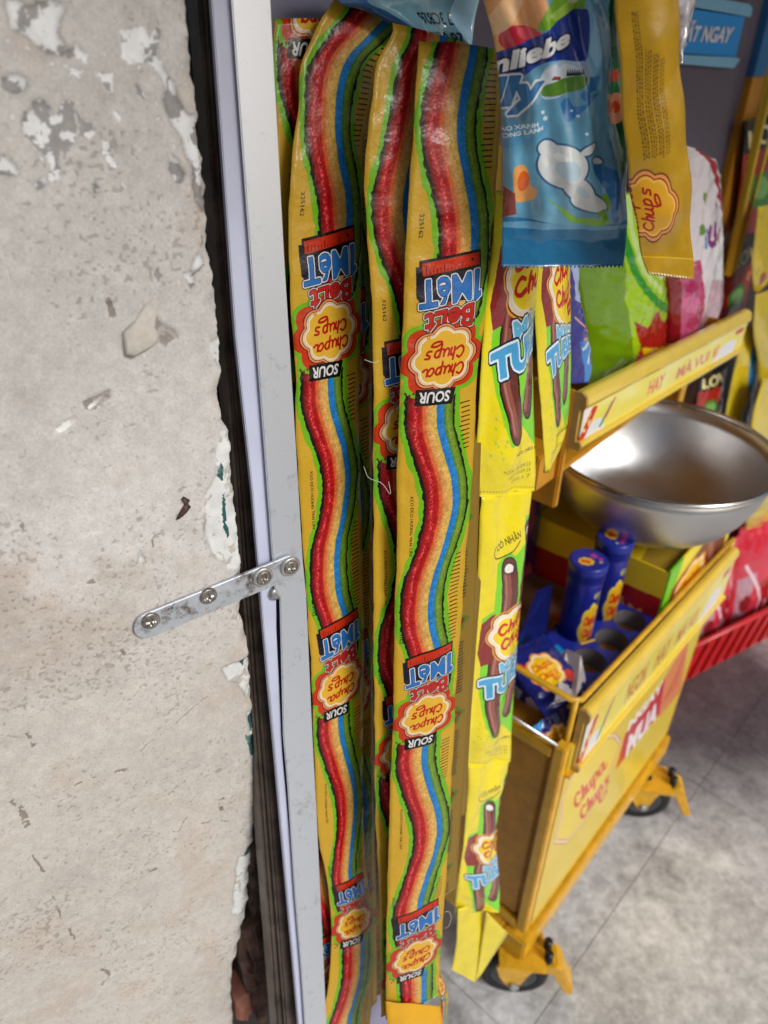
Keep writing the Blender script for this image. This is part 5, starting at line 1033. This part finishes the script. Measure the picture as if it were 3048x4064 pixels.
me = bpy.data.meshes.new('top_sheet'); bm.to_mesh(me); bm.free(); link('top_sheet', me, STOP, stand2)
wallbox('front_wall', SBOX, bu0, bu1, bb0 - .002, bb0, TZ, HZ, stand2, ('u', 'z')); wallbox('back_wall', SBOX, bu0, bu1, bb1, bb1 + .002, TZ, HZ, stand2, ('u', 'z'))
GREYC = plain('card_grey', (.62, .60, .60), .7, var=.08)
wallbox('side_wall', SBOX, bu0 - .002, bu0, bb0 - .002, bb1 + .002, TZ, HZ, stand2, ('b', 'z')); wallbox('side_wall', SBOX, bu1, bu1 + .002, bb0 - .002, bb1 + .002, TZ, HZ, stand2, ('b', 'z'))
for hu, hb_2 in holes:
    m = MB(); m.lathe([(HH * .995, -.0005), (HH * .995, -.0445), (.0001, -.0445)], cw(hu, hb_2, HZ), n=32); o = m.build('hole_lining', plain('lining', (.42, .40, .41), .8), stand2, True)
# torn cardboard flap and the loose film in front
m = MB(); g = [(2240, 2560), (2310, 2530), (2330, 2680), (2230, 2760), (2200, 2760), (2235, 2690), (2190, 2640)]
s_ = lambda p: on_z(p[0], p[1], HZ + .012) 
m.prism([on_z(x, y, HZ + .004 + .012 * (i % 3)) for i, (x, y) in enumerate([(2205, 2610), (2250, 2575), (2305, 2600), (2325, 2700), (2285, 2765), (2200, 2790), (2212, 2700)])], (0, 0, -.0015)); m.build('torn_flap', plain('flap_grey', (.86, .84, .86), .6, var=.06), stand2)
FILM = plain('blue_flap', (.05, .09, .34), .35, coat=.2)
m = MB(); m.prism([cw(.030, .122, .62), cw(.16, .124, .60), cw(.175, .135, .71), cw(.140, .14, .715), cw(.08, .13, .66)], E2 * .002); m.build('raised_flap', FILM, stand2)
# two tubes with lids
def candy_tube(u, b, h, a0, label):
    tw = Art(360, 220, (.10, .15, .55)); n = fbm(220, 360, 70, 3, 33); tw.a *= (.85 + .3 * n)[..., None]
    for k in range(2):
        x = .25 + k * .5
        for q, c in ((1, (.95, .86, .25)), (.86, (.97, .75, .12))): tw.fill(flower(x, .45, .12 * q, .26 * q), c)
        badge_script(tw, (x - .075, .32), (.15, 0), (0, .27), (.84, .12, .06), 4); tw.fill([(x - .14, .8), (x - .05, .6), (x, .75), (x - .02, .95), (x - .10, 1)], (.10, .55, .86)); tw.fill([(x + .02, .7), (x + .11, .62), (x + .09, .9), (x + .03, .95)], (.85, .25, .65)); tw.fill([(x + .08, .2), (x + .12, .15), (x + .13, .24)], (.95, .85, .2))
        tw.text('KẸO', (x - .02, .16), (x + .06, .16), (x - .02, .09), (.9, .88, .4), .02)
    tm = printed('tube_wrap', tw.image('tube_wrap'), .3, .05, coat=.3)
    la = Art(128, 128, (.12, .18, .60)); n = fbm(128, 128, 40, 3, 34); la.a *= (.85 + .3 * n)[..., None]
    for q, c in ((1, (.94, .72, .15)), (.85, (.96, .80, .25))): la.fill(flower(.40, .60, .24 * q, .20 * q), c)
    badge_script(la, (.25, .52), (.30, 0), (0, .17), (.85, .30, .08), 4); la.fill([(.55, .25), (.72, .2), (.80, .4), (.62, .45)], (.72, .25, .62)); la.fill([(.76, .45), (.9, .4), (.88, .55)], (.9, .25, .35)); la.ell(.82, .62, .05, .04, (.9, .82, .2))
    lm = printed('lid_print', la.image('lid_print'), .3, .05, coat=.3); LB = plain('lid_blue', (.11, .17, .56), .28, var=.04, bmp=.03)
    t = thing('candy_tube', cw(u, b, HZ - .05), label, 'candy tube', 'blue candy tubes in the stand')
    m = MB(); m.lathe([(.0001, -.05), (HR * .95, -.05), (HR * .95, h - .026)], cw(u, b, HZ), n=40, uvs=True, a0=-E2 * .3 + E1); m.build('sleeve', tm, t, True)
    m = MB(); m.lathe([(HR * .97, h - .027), (HR * 1.0, h - .026), (HR * 1.0, h - .014), (HR * 1.03, h - .013), (HR * 1.05, h - .011), (HR * 1.05, h - .003), (HR * 1.02, h), (HR * .95, h + .0012), (HR * .90, h + .0004)], cw(u, b, HZ), n=40); o = m.build('lid', LB, t, True)
    P = [cw(u + HR * .92 * math.cos(q) , b + HR * .92 * math.sin(q), HZ + h + .0006) for q in np.linspace(0, 2 * math.pi, 41)[:-1]]
    me = mesh_np('lid_print', P, [tuple(range(40))], [(.5 + .5 * math.cos(q + a0), .5 + .5 * math.sin(q + a0)) for q in np.linspace(0, 2 * math.pi, 41)[:-1]])
    bm = bmesh.new(); bm.from_mesh(me); bmesh.ops.recalc_face_normals(bm, faces=bm.faces); bm.to_mesh(me); bm.free(); link('lid_disc', me, lm, o)
def tube_height(px, py, u, b):
    best = min(((abs(np.dot(on_z(px, py, z)[:2] - cw(u, b, 0)[:2], on_z(px, py, z)[:2] - cw(u, b, 0)[:2])), z) for z in np.arange(.66, .85, .002))); return best[1] - HZ
candy_tube(*tubes_at[0], .130, .9, 'left one of two blue candy tubes, nearer the front of the tray')
candy_tube(*tubes_at[1], .137, 2.2, 'blue candy tube standing behind, right one of the two, touching the bowl')
# small blue wrappers in the front left corner of the tray
wr = generic_art('blue_wrapper', (.10, .14, .45), [('badge', .5, .5, .34, .9), ('f', [(.0, .0), (.3, .0), (.1, .3)], (.10, .55, .85)), ('e', .85, .7, .1, .1, (.85, .2, .15)), ('e', .15, .3, .08, .08, (.85, .2, .15))], w=200, h=180, seed=21)
WRM = printed('wrapper_film', wr, .2, .3, 90, .002, coat=.4)
def pack(name, mat, c, du, dn_, label, cat, bulge=.006, seed=0, nv=40, nu=24, group=None, crinkle=.0016, zig=.001, uvx=(0, 1), back=None, pinch=.0):
    """a small pillow pack: centre c, half-width vector du, half-height vector dn_ (pointing down the pack)"""
    c, du, dn_ = map(lambda p: np.asarray(p, float), (c, du, dn_))
    L = lambda t: c - du * (1 - pinch * np.sin(np.pi * t))[:, None] + dn_ * (2 * t - 1)[:, None]; R = lambda t: c + du * (1 - pinch * np.sin(np.pi * t))[:, None] + dn_ * (2 * t - 1)[:, None]
    k = dict(label=label, cat=cat)
    if group: k['group'] = group
    return sheet(name, L, R, lambda t: t, [mat, back or mat], nv, nu, bulge=lambda s, t: bulge * (max(0, math.sin(math.pi * s)) * max(0, math.sin(math.pi * min(1, max(0, (t - .06) / .88)))))**.6, crinkle=crinkle, cscale=60, seed=seed, zig=zig, **k)
pack('wrapper', WRM, cw(.066, .075, .650) + np.array([0, 0, .004]), (E1 * .040 - E2 * .010), (-E2 * .045 - E1 * .012 + np.array([0, 0, -.016])), 'dark blue wrapper with an orange flower badge lying at the left end of the tray', 'wrapper', .007, 61)
pack('wrapper', WRM, cw(.030, .030, .598), (E1 * .024 - E2 * .010 + np.array([0, 0, .01])), (np.array([0, 0, -.030]) - E2 * .012), 'crumpled dark blue wrapper standing inside the front left corner of the tray', 'wrapper', .008, 62, crinkle=.004)
# dark blue and purple pack at the back of the tray
dk = generic_art('purple_pack', (.22, .12, .30), [('f', [(.5, 0), (1, 0), (1, 1), (.6, 1), (.7, .5)], (.10, .16, .42)), ('fl', (.35, .75, .2, .12), (.65, .25, .30)), ('f', [(.1, .2), (.4, .1), (.4, .4), (.15, .5)], (.45, .15, .30))], w=160, h=300, seed=24)
pq = Plane(cw(.03, .235, .7), 40)
DKM = printed('purple_film', dk, .25, .3, 80, .002, coat=.3)
La, Ra, _x2 = edges_on(pq, [(2098, 1790, 2160, 1780), (2085, 2050, 2150, 2050), (2060, 2300, 2120, 2300), (2030, 2480, 2100, 2440)])
sheet('purple_pack', La, Ra, lambda t: t, [DKM] * 2, 40, 16, bulge=lambda s, t: .006 * math.sin(math.pi * s), seed=63, label='dark purple and blue pack standing at the back left of the tray', cat='candy pack')

# ---- bags standing on the shelf
def on_shelf_bag(name, mat, rows, b, az, label, cat, bulge, seed, crinkle=.002, nu=30, group=None, v=None):
    P_ = Plane(cw(.3, b, 1.05), az); Lx, Rx, xx = edges_on(P_, rows); k = dict(label=label, cat=cat)
    if group: k['group'] = group
    return sheet(name, Lx, Rx, v or (lambda t: t), [mat, mat], 70, nu, bulge=bulge, crinkle=crinkle, cscale=46, seed=seed, **k)
lm_ = generic_art('lime_bag', (.64, .80, .10), [('f', [(.0, .0), (.35, 0), (.30, .5), (.36, 1), (0, 1)], (.45, .62, .06)), ('s', [(.30, .02), (.32, .2), (.45, .42), (.66, .55), (.9, .60)], 20, (.16, .60, .08)), ('s', [(.38, .02), (.40, .2), (.52, .38), (.72, .48)], 14, (.80, .93, .55)), ('f', [(.42, .05), (.9, .0), (1, .4), (.7, .42), (.5, .28)], (.86, .93, .72)),
    ('f', [(.36, .66), (.50, .70), (.64, .60), (.78, .68), (.96, .62), (.90, .86), (.42, .84)], (.66, .10, .09)), ('f', [(.40, .84), (.90, .86), (.95, 1.0), (.42, 1.0)], (.84, .10, .08)), ('f', [(.44, .82), (.86, .84), (.84, .93), (.48, .93)], (.95, .78, .10)), ('f', [(.86, .2), (1.05, .1), (1.05, .7), (.92, .62)], (.95, .92, .78)), ('f', [(.86, .80), (1.02, .70), (1.02, 1), (.8, 1)], (.82, .10, .08))], [('KẸO', (.56, .905), (.76, .905), (.56, .85), (.85, .35, .06), {'bold': .03})], w=300, h=330, seed=31)
on_shelf_bag('lime_bag', printed('lime_film', lm_, .15, .35, 45, .003, coat=.5), [(2268, 760, 2620, 760), (2275, 1000, 2640, 1000), (2300, 1200, 2648, 1200), (2325, 1400, 2648, 1360), (2335, 1560, 2640, 1400)], SB + .055, 42, 'plump lime green sweet bag with a dark red crown band on the shelf', 'sweet bag', lambda s, t: .026 * max(0, math.sin(math.pi * s))**.7 * min(1, (1 - t) * 5 + .3), 71, .0035, 40)
pk_ = generic_art('pink_bag', (.93, .91, .93), [('f', [(0, 0), (.5, 0), (.42, .3), (.55, .55), (.35, .62), (0, .5)], (.95, .92, .94)), ('f', [(.0, .62), (.30, .60), (.42, .85), (.40, 1), (0, 1)], (.80, .24, .45)), ('f', [(.36, .0), (.64, .0), (.78, .18), (.95, .40), (.88, .45), (.66, .24)], (.72, .09, .17)), ('e', .62, .34, .05, .03, (.75, .20, .45)), ('e', .30, .45, .06, .03, (.45, .62, .25)), ('e', .35, .3, .05, .03, (.55, .62, .3)), ('s', [(.46, .45), (.46, .52), (.58, .53), (.60, .44)], 15, (.55, .15, .50)), ('s', [(.38, .46), (.40, .54)], 10, (.20, .60, .85)), ('e', .72, .5, .06, .04, (.78, .5, .3)), ('f', [(.55, .55), (1, .5), (1, .75), (.6, .72)], (.97, .97, .98)), ('f', [(.5, .72), (1, .75), (1, 1), (.4, 1)], (.84, .70, .75))], w=260, h=380, seed=32)
PKM = printed('pink_film', pk_, .12, .4, 40, .003, coat=.6)
on_shelf_bag('pink_bag', PKM, [(2660, 560, 2790, 620), (2690, 640, 2835, 640), (2700, 800, 2855, 780), (2690, 1000, 2866, 960), (2680, 1150, 2868, 1120), (2672, 1330, 2862, 1230), (2675, 1345, 2850, 1262)], SB + .075, 42, 'glossy white and pink sweet bag with red top seal on the shelf', 'sweet bag', lambda s, t: .016 * max(0, math.sin(math.pi * s))**.7 * min(1, (1 - t) * 5 + .3), 73, .004, 34)
pr_ = generic_art('rose_bag', (.78, .35, .52), [('e', .5, .3, .25, .1, (.70, .15, .38)), ('e', .5, .55, .3, .12, (.85, .45, .62)), ('f', [(0, 0), (.25, 0), (.2, 1), (0, 1)], (.55, .07, .12)), ('e', .55, .8, .2, .08, (.72, .2, .42))], w=160, h=260, seed=33)
on_shelf_bag('rose_bag', printed('rose_film', pr_, .14, .4, 50, .003, coat=.6), [(2630, 1060, 2760, 1050), (2648, 1150, 2775, 1150), (2652, 1260, 2775, 1240), (2650, 1365, 2765, 1310)], SB + .040, 42, 'clear wrapped deep pink sweet bag between the lime bag and the white one', 'sweet bag', lambda s, t: .012 * max(0, math.sin(math.pi * s))**.7, 74, .004, 26)
bl_ = generic_art('blue_pouch', (.16, .16, .55), [('f', [(.3, .0), (.9, .1), (.8, .35), (.35, .3)], (.66, .72, .88)), ('s', [(.25, .45), (.7, .6), (.4, .65)], 8, (.85, .62, .45)), ('f', [(.2, .68), (.85, .62), (.95, .9), (.4, 1)], (.12, .52, .85)), ('s', [(.3, .75), (.65, .68), (.5, .85)], 10, (.85, .90, .97))], w=160, h=300, seed=34)
on_shelf_bag('blue_pouch', printed('blue_pouch_film', bl_, .15, .3, 60, .003, coat=.5), [(2205, 1010, 2262, 1010), (2225, 1150, 2275, 1130), (2245, 1300, 2310, 1300), (2255, 1400, 2335, 1400), (2265, 1520, 2325, 1500)], SB + .035, 30, 'narrow dark blue shiny pouch squeezed between the pointed sachet and the lime bag', 'sweet bag', lambda s, t: .010 * max(0, math.sin(math.pi * s))**.7, 75, .0025, 24)

# ---- hook rods and packs hanging at the right end of the cart
ROD = plain('rod_yellow', (.95, .80, .22), .3, var=.08)
HK = Plane(cw(0, .215, 1), 40)
for k, (p0, p1) in enumerate((((3075, 215), (2888, 1090)), ((3120, 330), (2905, 1075)))):
    a, b = HK.hit(*p0), HK.hit(*p1); m = MB(); m.tube([a + E1 * .02, a, b], .0075, 12); m.build('hook_rod', ROD, cart, True)
m = MB(); m.cbox(.712, .735, .195, .2, .62, 1.02); m.build('hook_rod', CY, cart)
hp_ = Plane(cw(0, .20, 1), 40)
def hang(name, mat, rows, b, az, label, bulge=.008, seed=0, nu=22, crinkle=.0025):
    P_ = Plane(cw(.78, b, 1.0), az); Lx, Rx, xx = edges_on(P_, rows)
    return sheet(name, Lx, Rx, lambda t: t, [mat, mat], 50, nu, bulge=lambda s, t: bulge * (max(0, math.sin(math.pi * s)) * max(0.02, math.sin(math.pi * t)))**.6, crinkle=crinkle, cscale=50, seed=seed, zig=.002, label=label, cat='candy pack', group='packs hanging at the right end of the cart')
def lovart(i): return generic_art('dark_pack_%d' % i, (.06, .07, .10), [('f', [(0, .30), (1, .22), (1, 1), (0, 1)], (.66, .12, .09)), ('e', .42, .62, .28, .17, (.22, .52, .16)), ('e', .42, .60, .18, .10, (.50, .72, .38)), ('e', .75, .85, .12, .07, (.80, .35, .12)), ('e', .80, .40, .12, .06, (.86, .50, .20))], [('LOVE', (.08, .26), (1.15, .18), (.06, .10), (.93, .88, .62), {'bold': .03})], w=160, h=260, seed=40 + i)
LV = printed('dark_pack_film', lovart(0), .25, .3, 60, .002, coat=.3)
hang('dark_pack', LV, [(2960, 480, 3100, 440), (2950, 620, 3100, 600), (2930, 800, 3090, 780), (2915, 940, 3080, 900)], .236, 40, 'dark red and black pack with a green ball, behind the yellow hook rods', seed=81)
hang('dark_pack', LV, [(2905, 985, 3010, 945), (2885, 1090, 2990, 1050), (2862, 1220, 2960, 1200), (2840, 1310, 2940, 1290)], .234, 40, 'dark red and black pack with a green ball, just above the shelf rail end', seed=82)
hang('dark_pack', LV, [(2785, 1480, 2885, 1455), (2770, 1560, 2870, 1545), (2760, 1650, 2862, 1640), (2745, 1720, 2850, 1700)], .195, 40, 'dark red and black pack with a green ball, just below the shelf rail', seed=83)
def ylart(i, c2): return generic_art('gold_green_pack_%d' % i, (.84, .74, .14), [('f', [(.35, .2), (1, .1), (1, .6), (.6, .7), (.4, .5)], c2), ('e', .7, .35, .16, .08, (.90, .86, .70)), ('e', .6, .75, .2, .1, (.42, .66, .30)), ('f', [(.5, .55), (.8, .5), (.75, .9), (.55, .85)], (.12, .30, .62)), ('e', .3, .85, .12, .06, (.66, .30, .12))], w=160, h=360, seed=50 + i)
hang('gold_pack', printed('gold_pack_film', ylart(0, (.72, .62, .12)), .2, .4, 60, .003, coat=.4), [(3010, 820, 3140, 800), (2995, 950, 3140, 940), (2985, 1060, 3100, 1060), (2992, 1150, 3050, 1120), (3002, 1160, 3020, 1150)], .165, 40, 'gold foil pack with a pointed end hanging at the right edge, highest of them', .01, 84)
hang('gold_pack', printed('gold_blue_film', ylart(1, (.10, .52, .80)), .2, .4, 60, .003, coat=.4), [(2950, 1300, 3020, 1270), (2925, 1420, 3020, 1400), (2895, 1560, 3010, 1560), (2880, 1660, 2985, 1680), (2895, 1740, 2950, 1760)], .170, 40, 'gold and blue pack hanging past the end of the shelf rail', .01, 85)
hang('gold_pack', printed('gold_green_film', ylart(2, (.14, .20, .34)), .2, .4, 60, .003, coat=.4), [(3000, 1170, 3140, 1120), (2990, 1300, 3140, 1300), (3010, 1480, 3140, 1480), (2990, 1640, 3140, 1640), (2960, 1760, 3140, 1800), (2965, 1800, 3140, 1900)], .150, 40, 'gold pack with a dark navy band at the right edge, above the bowl rim', .012, 86)
hang('gold_pack', printed('brown_green_film', ylart(3, (.45, .26, .14)), .2, .4, 60, .003, coat=.4), [(3030, 1500, 3160, 1480), (2990, 1640, 3150, 1640), (2975, 1760, 3140, 1780), (2990, 1900, 3140, 2000), (3010, 1980, 3130, 2080)], .120, 40, 'yellow pack with a brown and green print hanging behind the bowl rim', .012, 87)
sp_ = generic_art('green_pack', (.56, .74, .52), [('e', .5, .5, .3, .2, (.75, .85, .70)), ('e', .3, .3, .2, .12, (.35, .60, .35)), ('f', [(.6, .1), (.9, .2), (.8, .6)], (.30, .30, .70))], w=160, h=200, seed=57)
hang('green_pack', printed('green_film', sp_, .2, .4, 60, .003, coat=.4), [(2870, 1640, 2950, 1620), (2860, 1720, 2960, 1720), (2880, 1790, 2990, 1800), (2920, 1840, 3000, 1860)], .215, 40, 'pale green pack hanging low, just over the far rim of the bowl', .01, 88)
hang('yellow_pack', printed('yellow_tail_film', ylart(4, (.90, .86, .20)), .2, .4, 60, .003, coat=.4), [(2985, 1990, 3140, 1930), (2960, 2040, 3140, 2010), (2962, 2100, 3140, 2060)], .06, 40, 'bright yellow pack end just under the right side of the bowl', .01, 89)

# ---- red basket on the floor right of the cart, filled with bags
RCP = Plane(on_z(2740, 2690, 0), 58.8)
RE = plain('red_plastic', (.78, .10, .12), .35, var=.08, bmp=.06, coat=.2)
bk = thing('red_basket', RCP.pt(.3, 0, -.15), 'low red ribbed plastic basket on the floor right of the cart', 'basket')
ru = RCP.u; rn = -RCP.n; rb0 = RCP.p.copy(); BL_, BD_, BH_ = .62, .36, .155; U0 = -.16
def rp(a, b, z): return rb0 + ru * (U0 + a) + rn * b + np.array([0, 0, z])
def side(name, a0, b0, a1, b1, o):
    m = MB(); q0, q1 = rp(a0, b0, .006), rp(a1, b1, .006); t0, t1 = rp(a0, b0, BH_) + o * .02, rp(a1, b1, BH_) + o * .02
    m.box8([q0, q1, q1 - o * .004, q0 - o * .004, t0, t1, t1 - o * .004, t0 - o * .004]); m.build(name, RE, bk)
    L_ = np.linalg.norm(q1 - q0); nr_ = int(L_ / .045)
    for i in range(nr_ + 1):
        f = (i + .5) / (nr_ + 1); a, b = q0 + (q1 - q0) * f, t0 + (t1 - t0) * f; d = (q1 - q0) / L_ * .007
        m = MB(); m.box8([a - d, a + d, a + d + o * .006, a - d + o * .006, b - d, b + d, b + d + o * .006, b - d + o * .006]); m.build('rib', RE, bk, bevel=.0015)
side('front_side', 0, 0, BL_, 0, -rn); side('left_side', 0, BD_, 0, 0, -ru); side('right_side', BL_, 0, BL_, BD_, ru); side('back_side', BL_, BD_, 0, BD_, rn)
m = MB(); m.box8([rp(0, 0, 0), rp(BL_, 0, 0), rp(BL_, BD_, 0), rp(0, BD_, 0), rp(0, 0, .006), rp(BL_, 0, .006), rp(BL_, BD_, .006), rp(0, BD_, .006)]); m.build('base', RE, bk)
m = MB(); z = BH_; k = .022; c = [rp(-k, -k, z), rp(BL_ + k, -k, z), rp(BL_ + k, BD_ + k, z), rp(-k, BD_ + k, z)]
m.tube(c, .008, 8, closed=True); m.build('rim', RE, bk, True)
rd = generic_art('red_bag', (.80, .20, .28), [('f', [(.0, .0), (.6, 0), (.5, .25), (.0, .3)], (.80, .10, .22)), ('f', [(.1, .4), (.4, .35), (.35, .7), (.15, .8)], (.72, .55, .60)), ('f', [(.5, .45), (.9, .4), (.85, .8), (.55, .85)], (.66, .10, .12)), ('s', [(.2, .3), (.6, .6), (.5, .9)], 9, (.93, .80, .86)), ('s', [(.7, .1), (.8, .5), (.75, .9)], 7, (.93, .82, .88)), ('e', .3, .6, .1, .07, (.55, .15, .18))], w=200, h=300, seed=71)
RDM = printed('red_bag_film', rd, .14, .45, 40, .004, coat=.6)
bb_ = generic_art('ice_bag', (.60, .77, .88), [('f', [(.1, .1), (.5, .05), (.4, .4), (.15, .45)], (.85, .91, .95)), ('e', .6, .3, .2, .1, (.30, .55, .80)), ('e', .3, .7, .2, .12, (.82, .88, .94)), ('f', [(.2, .85), (.8, .8), (.7, 1), (.3, 1)], (.45, .30, .70))], w=160, h=300, seed=72)
IBM_ = printed('ice_bag_film', bb_, .16, .4, 50, .003, coat=.5)
Z3 = np.array([0, 0, 1.0]); GB = 'bags standing in the red basket'
for i, (a, b, w, h, mt, lab) in enumerate(((.205, .035, .075, .175, RDM, 'clear wrapped red bag at the front of the red basket, nearest the cart'), (.355, .040, .078, .185, RDM, 'clear wrapped red bag at the front right of the red basket'), (.500, .045, .075, .145, RDM, 'clear wrapped red bag in the right corner of the red basket'),
        (.245, .12, .08, .195, RDM, 'red bag in the second row of the basket, beside the pale blue one'), (.41, .12, .08, .20, RDM, 'red bag in the second row of the basket, towards the right edge'), (.56, .14, .07, .165, RDM, 'red bag at the far right back of the basket'),
        (.090, .030, .036, .20, IBM_, 'pale blue bag standing upright in the basket right beside the cart'), (.110, .13, .045, .20, IBM_, 'taller pale blue bag behind, between cart and red bags'))):
    c = rp(a, b, .012 + h); pack('sweet_bag', mt, c, ru * w + rn * .008 * (-1)**i, -Z3 * h - rn * .02, lab, 'sweet bag', .026 if w > .05 else .016, 90 + i, 40, 24, GB, .005, .002)
# a few stray fibres clinging to the strips
WHT = plain('white_fibre', (.85, .84, .80), .6, bmp=0)
for i, (pts, lab) in enumerate((([(1660, 92), (1662, 110), (1672, 125), (1682, 140)], 'tiny curled white fibre at the top between the rainbow strips'), ([(1432, 1420), (1470, 1432), (1490, 1424)], 'short pale fibre bridging the gap between left and middle strips'), ([(1750, 3600), (1768, 3596), (1778, 3620), (1768, 3655), (1752, 3662)], 'fine looped fibre on the right edge of the front strip near its end'), ([(1430, 1840), (1450, 1885), (1500, 1905), (1535, 1950), (1528, 1900)], 'thin tangled fibre across the middle strip'))):
    m = MB(); q = [PC.hit(*p) + PC.n * .006 for p in pts]; q = list(interp(np.arange(len(q)), np.array(q), np.linspace(0, len(q) - 1, 14))); m.tube(q, .00018, 5); m.build('fibre', WHT, None, True, label=lab, cat='fibre')
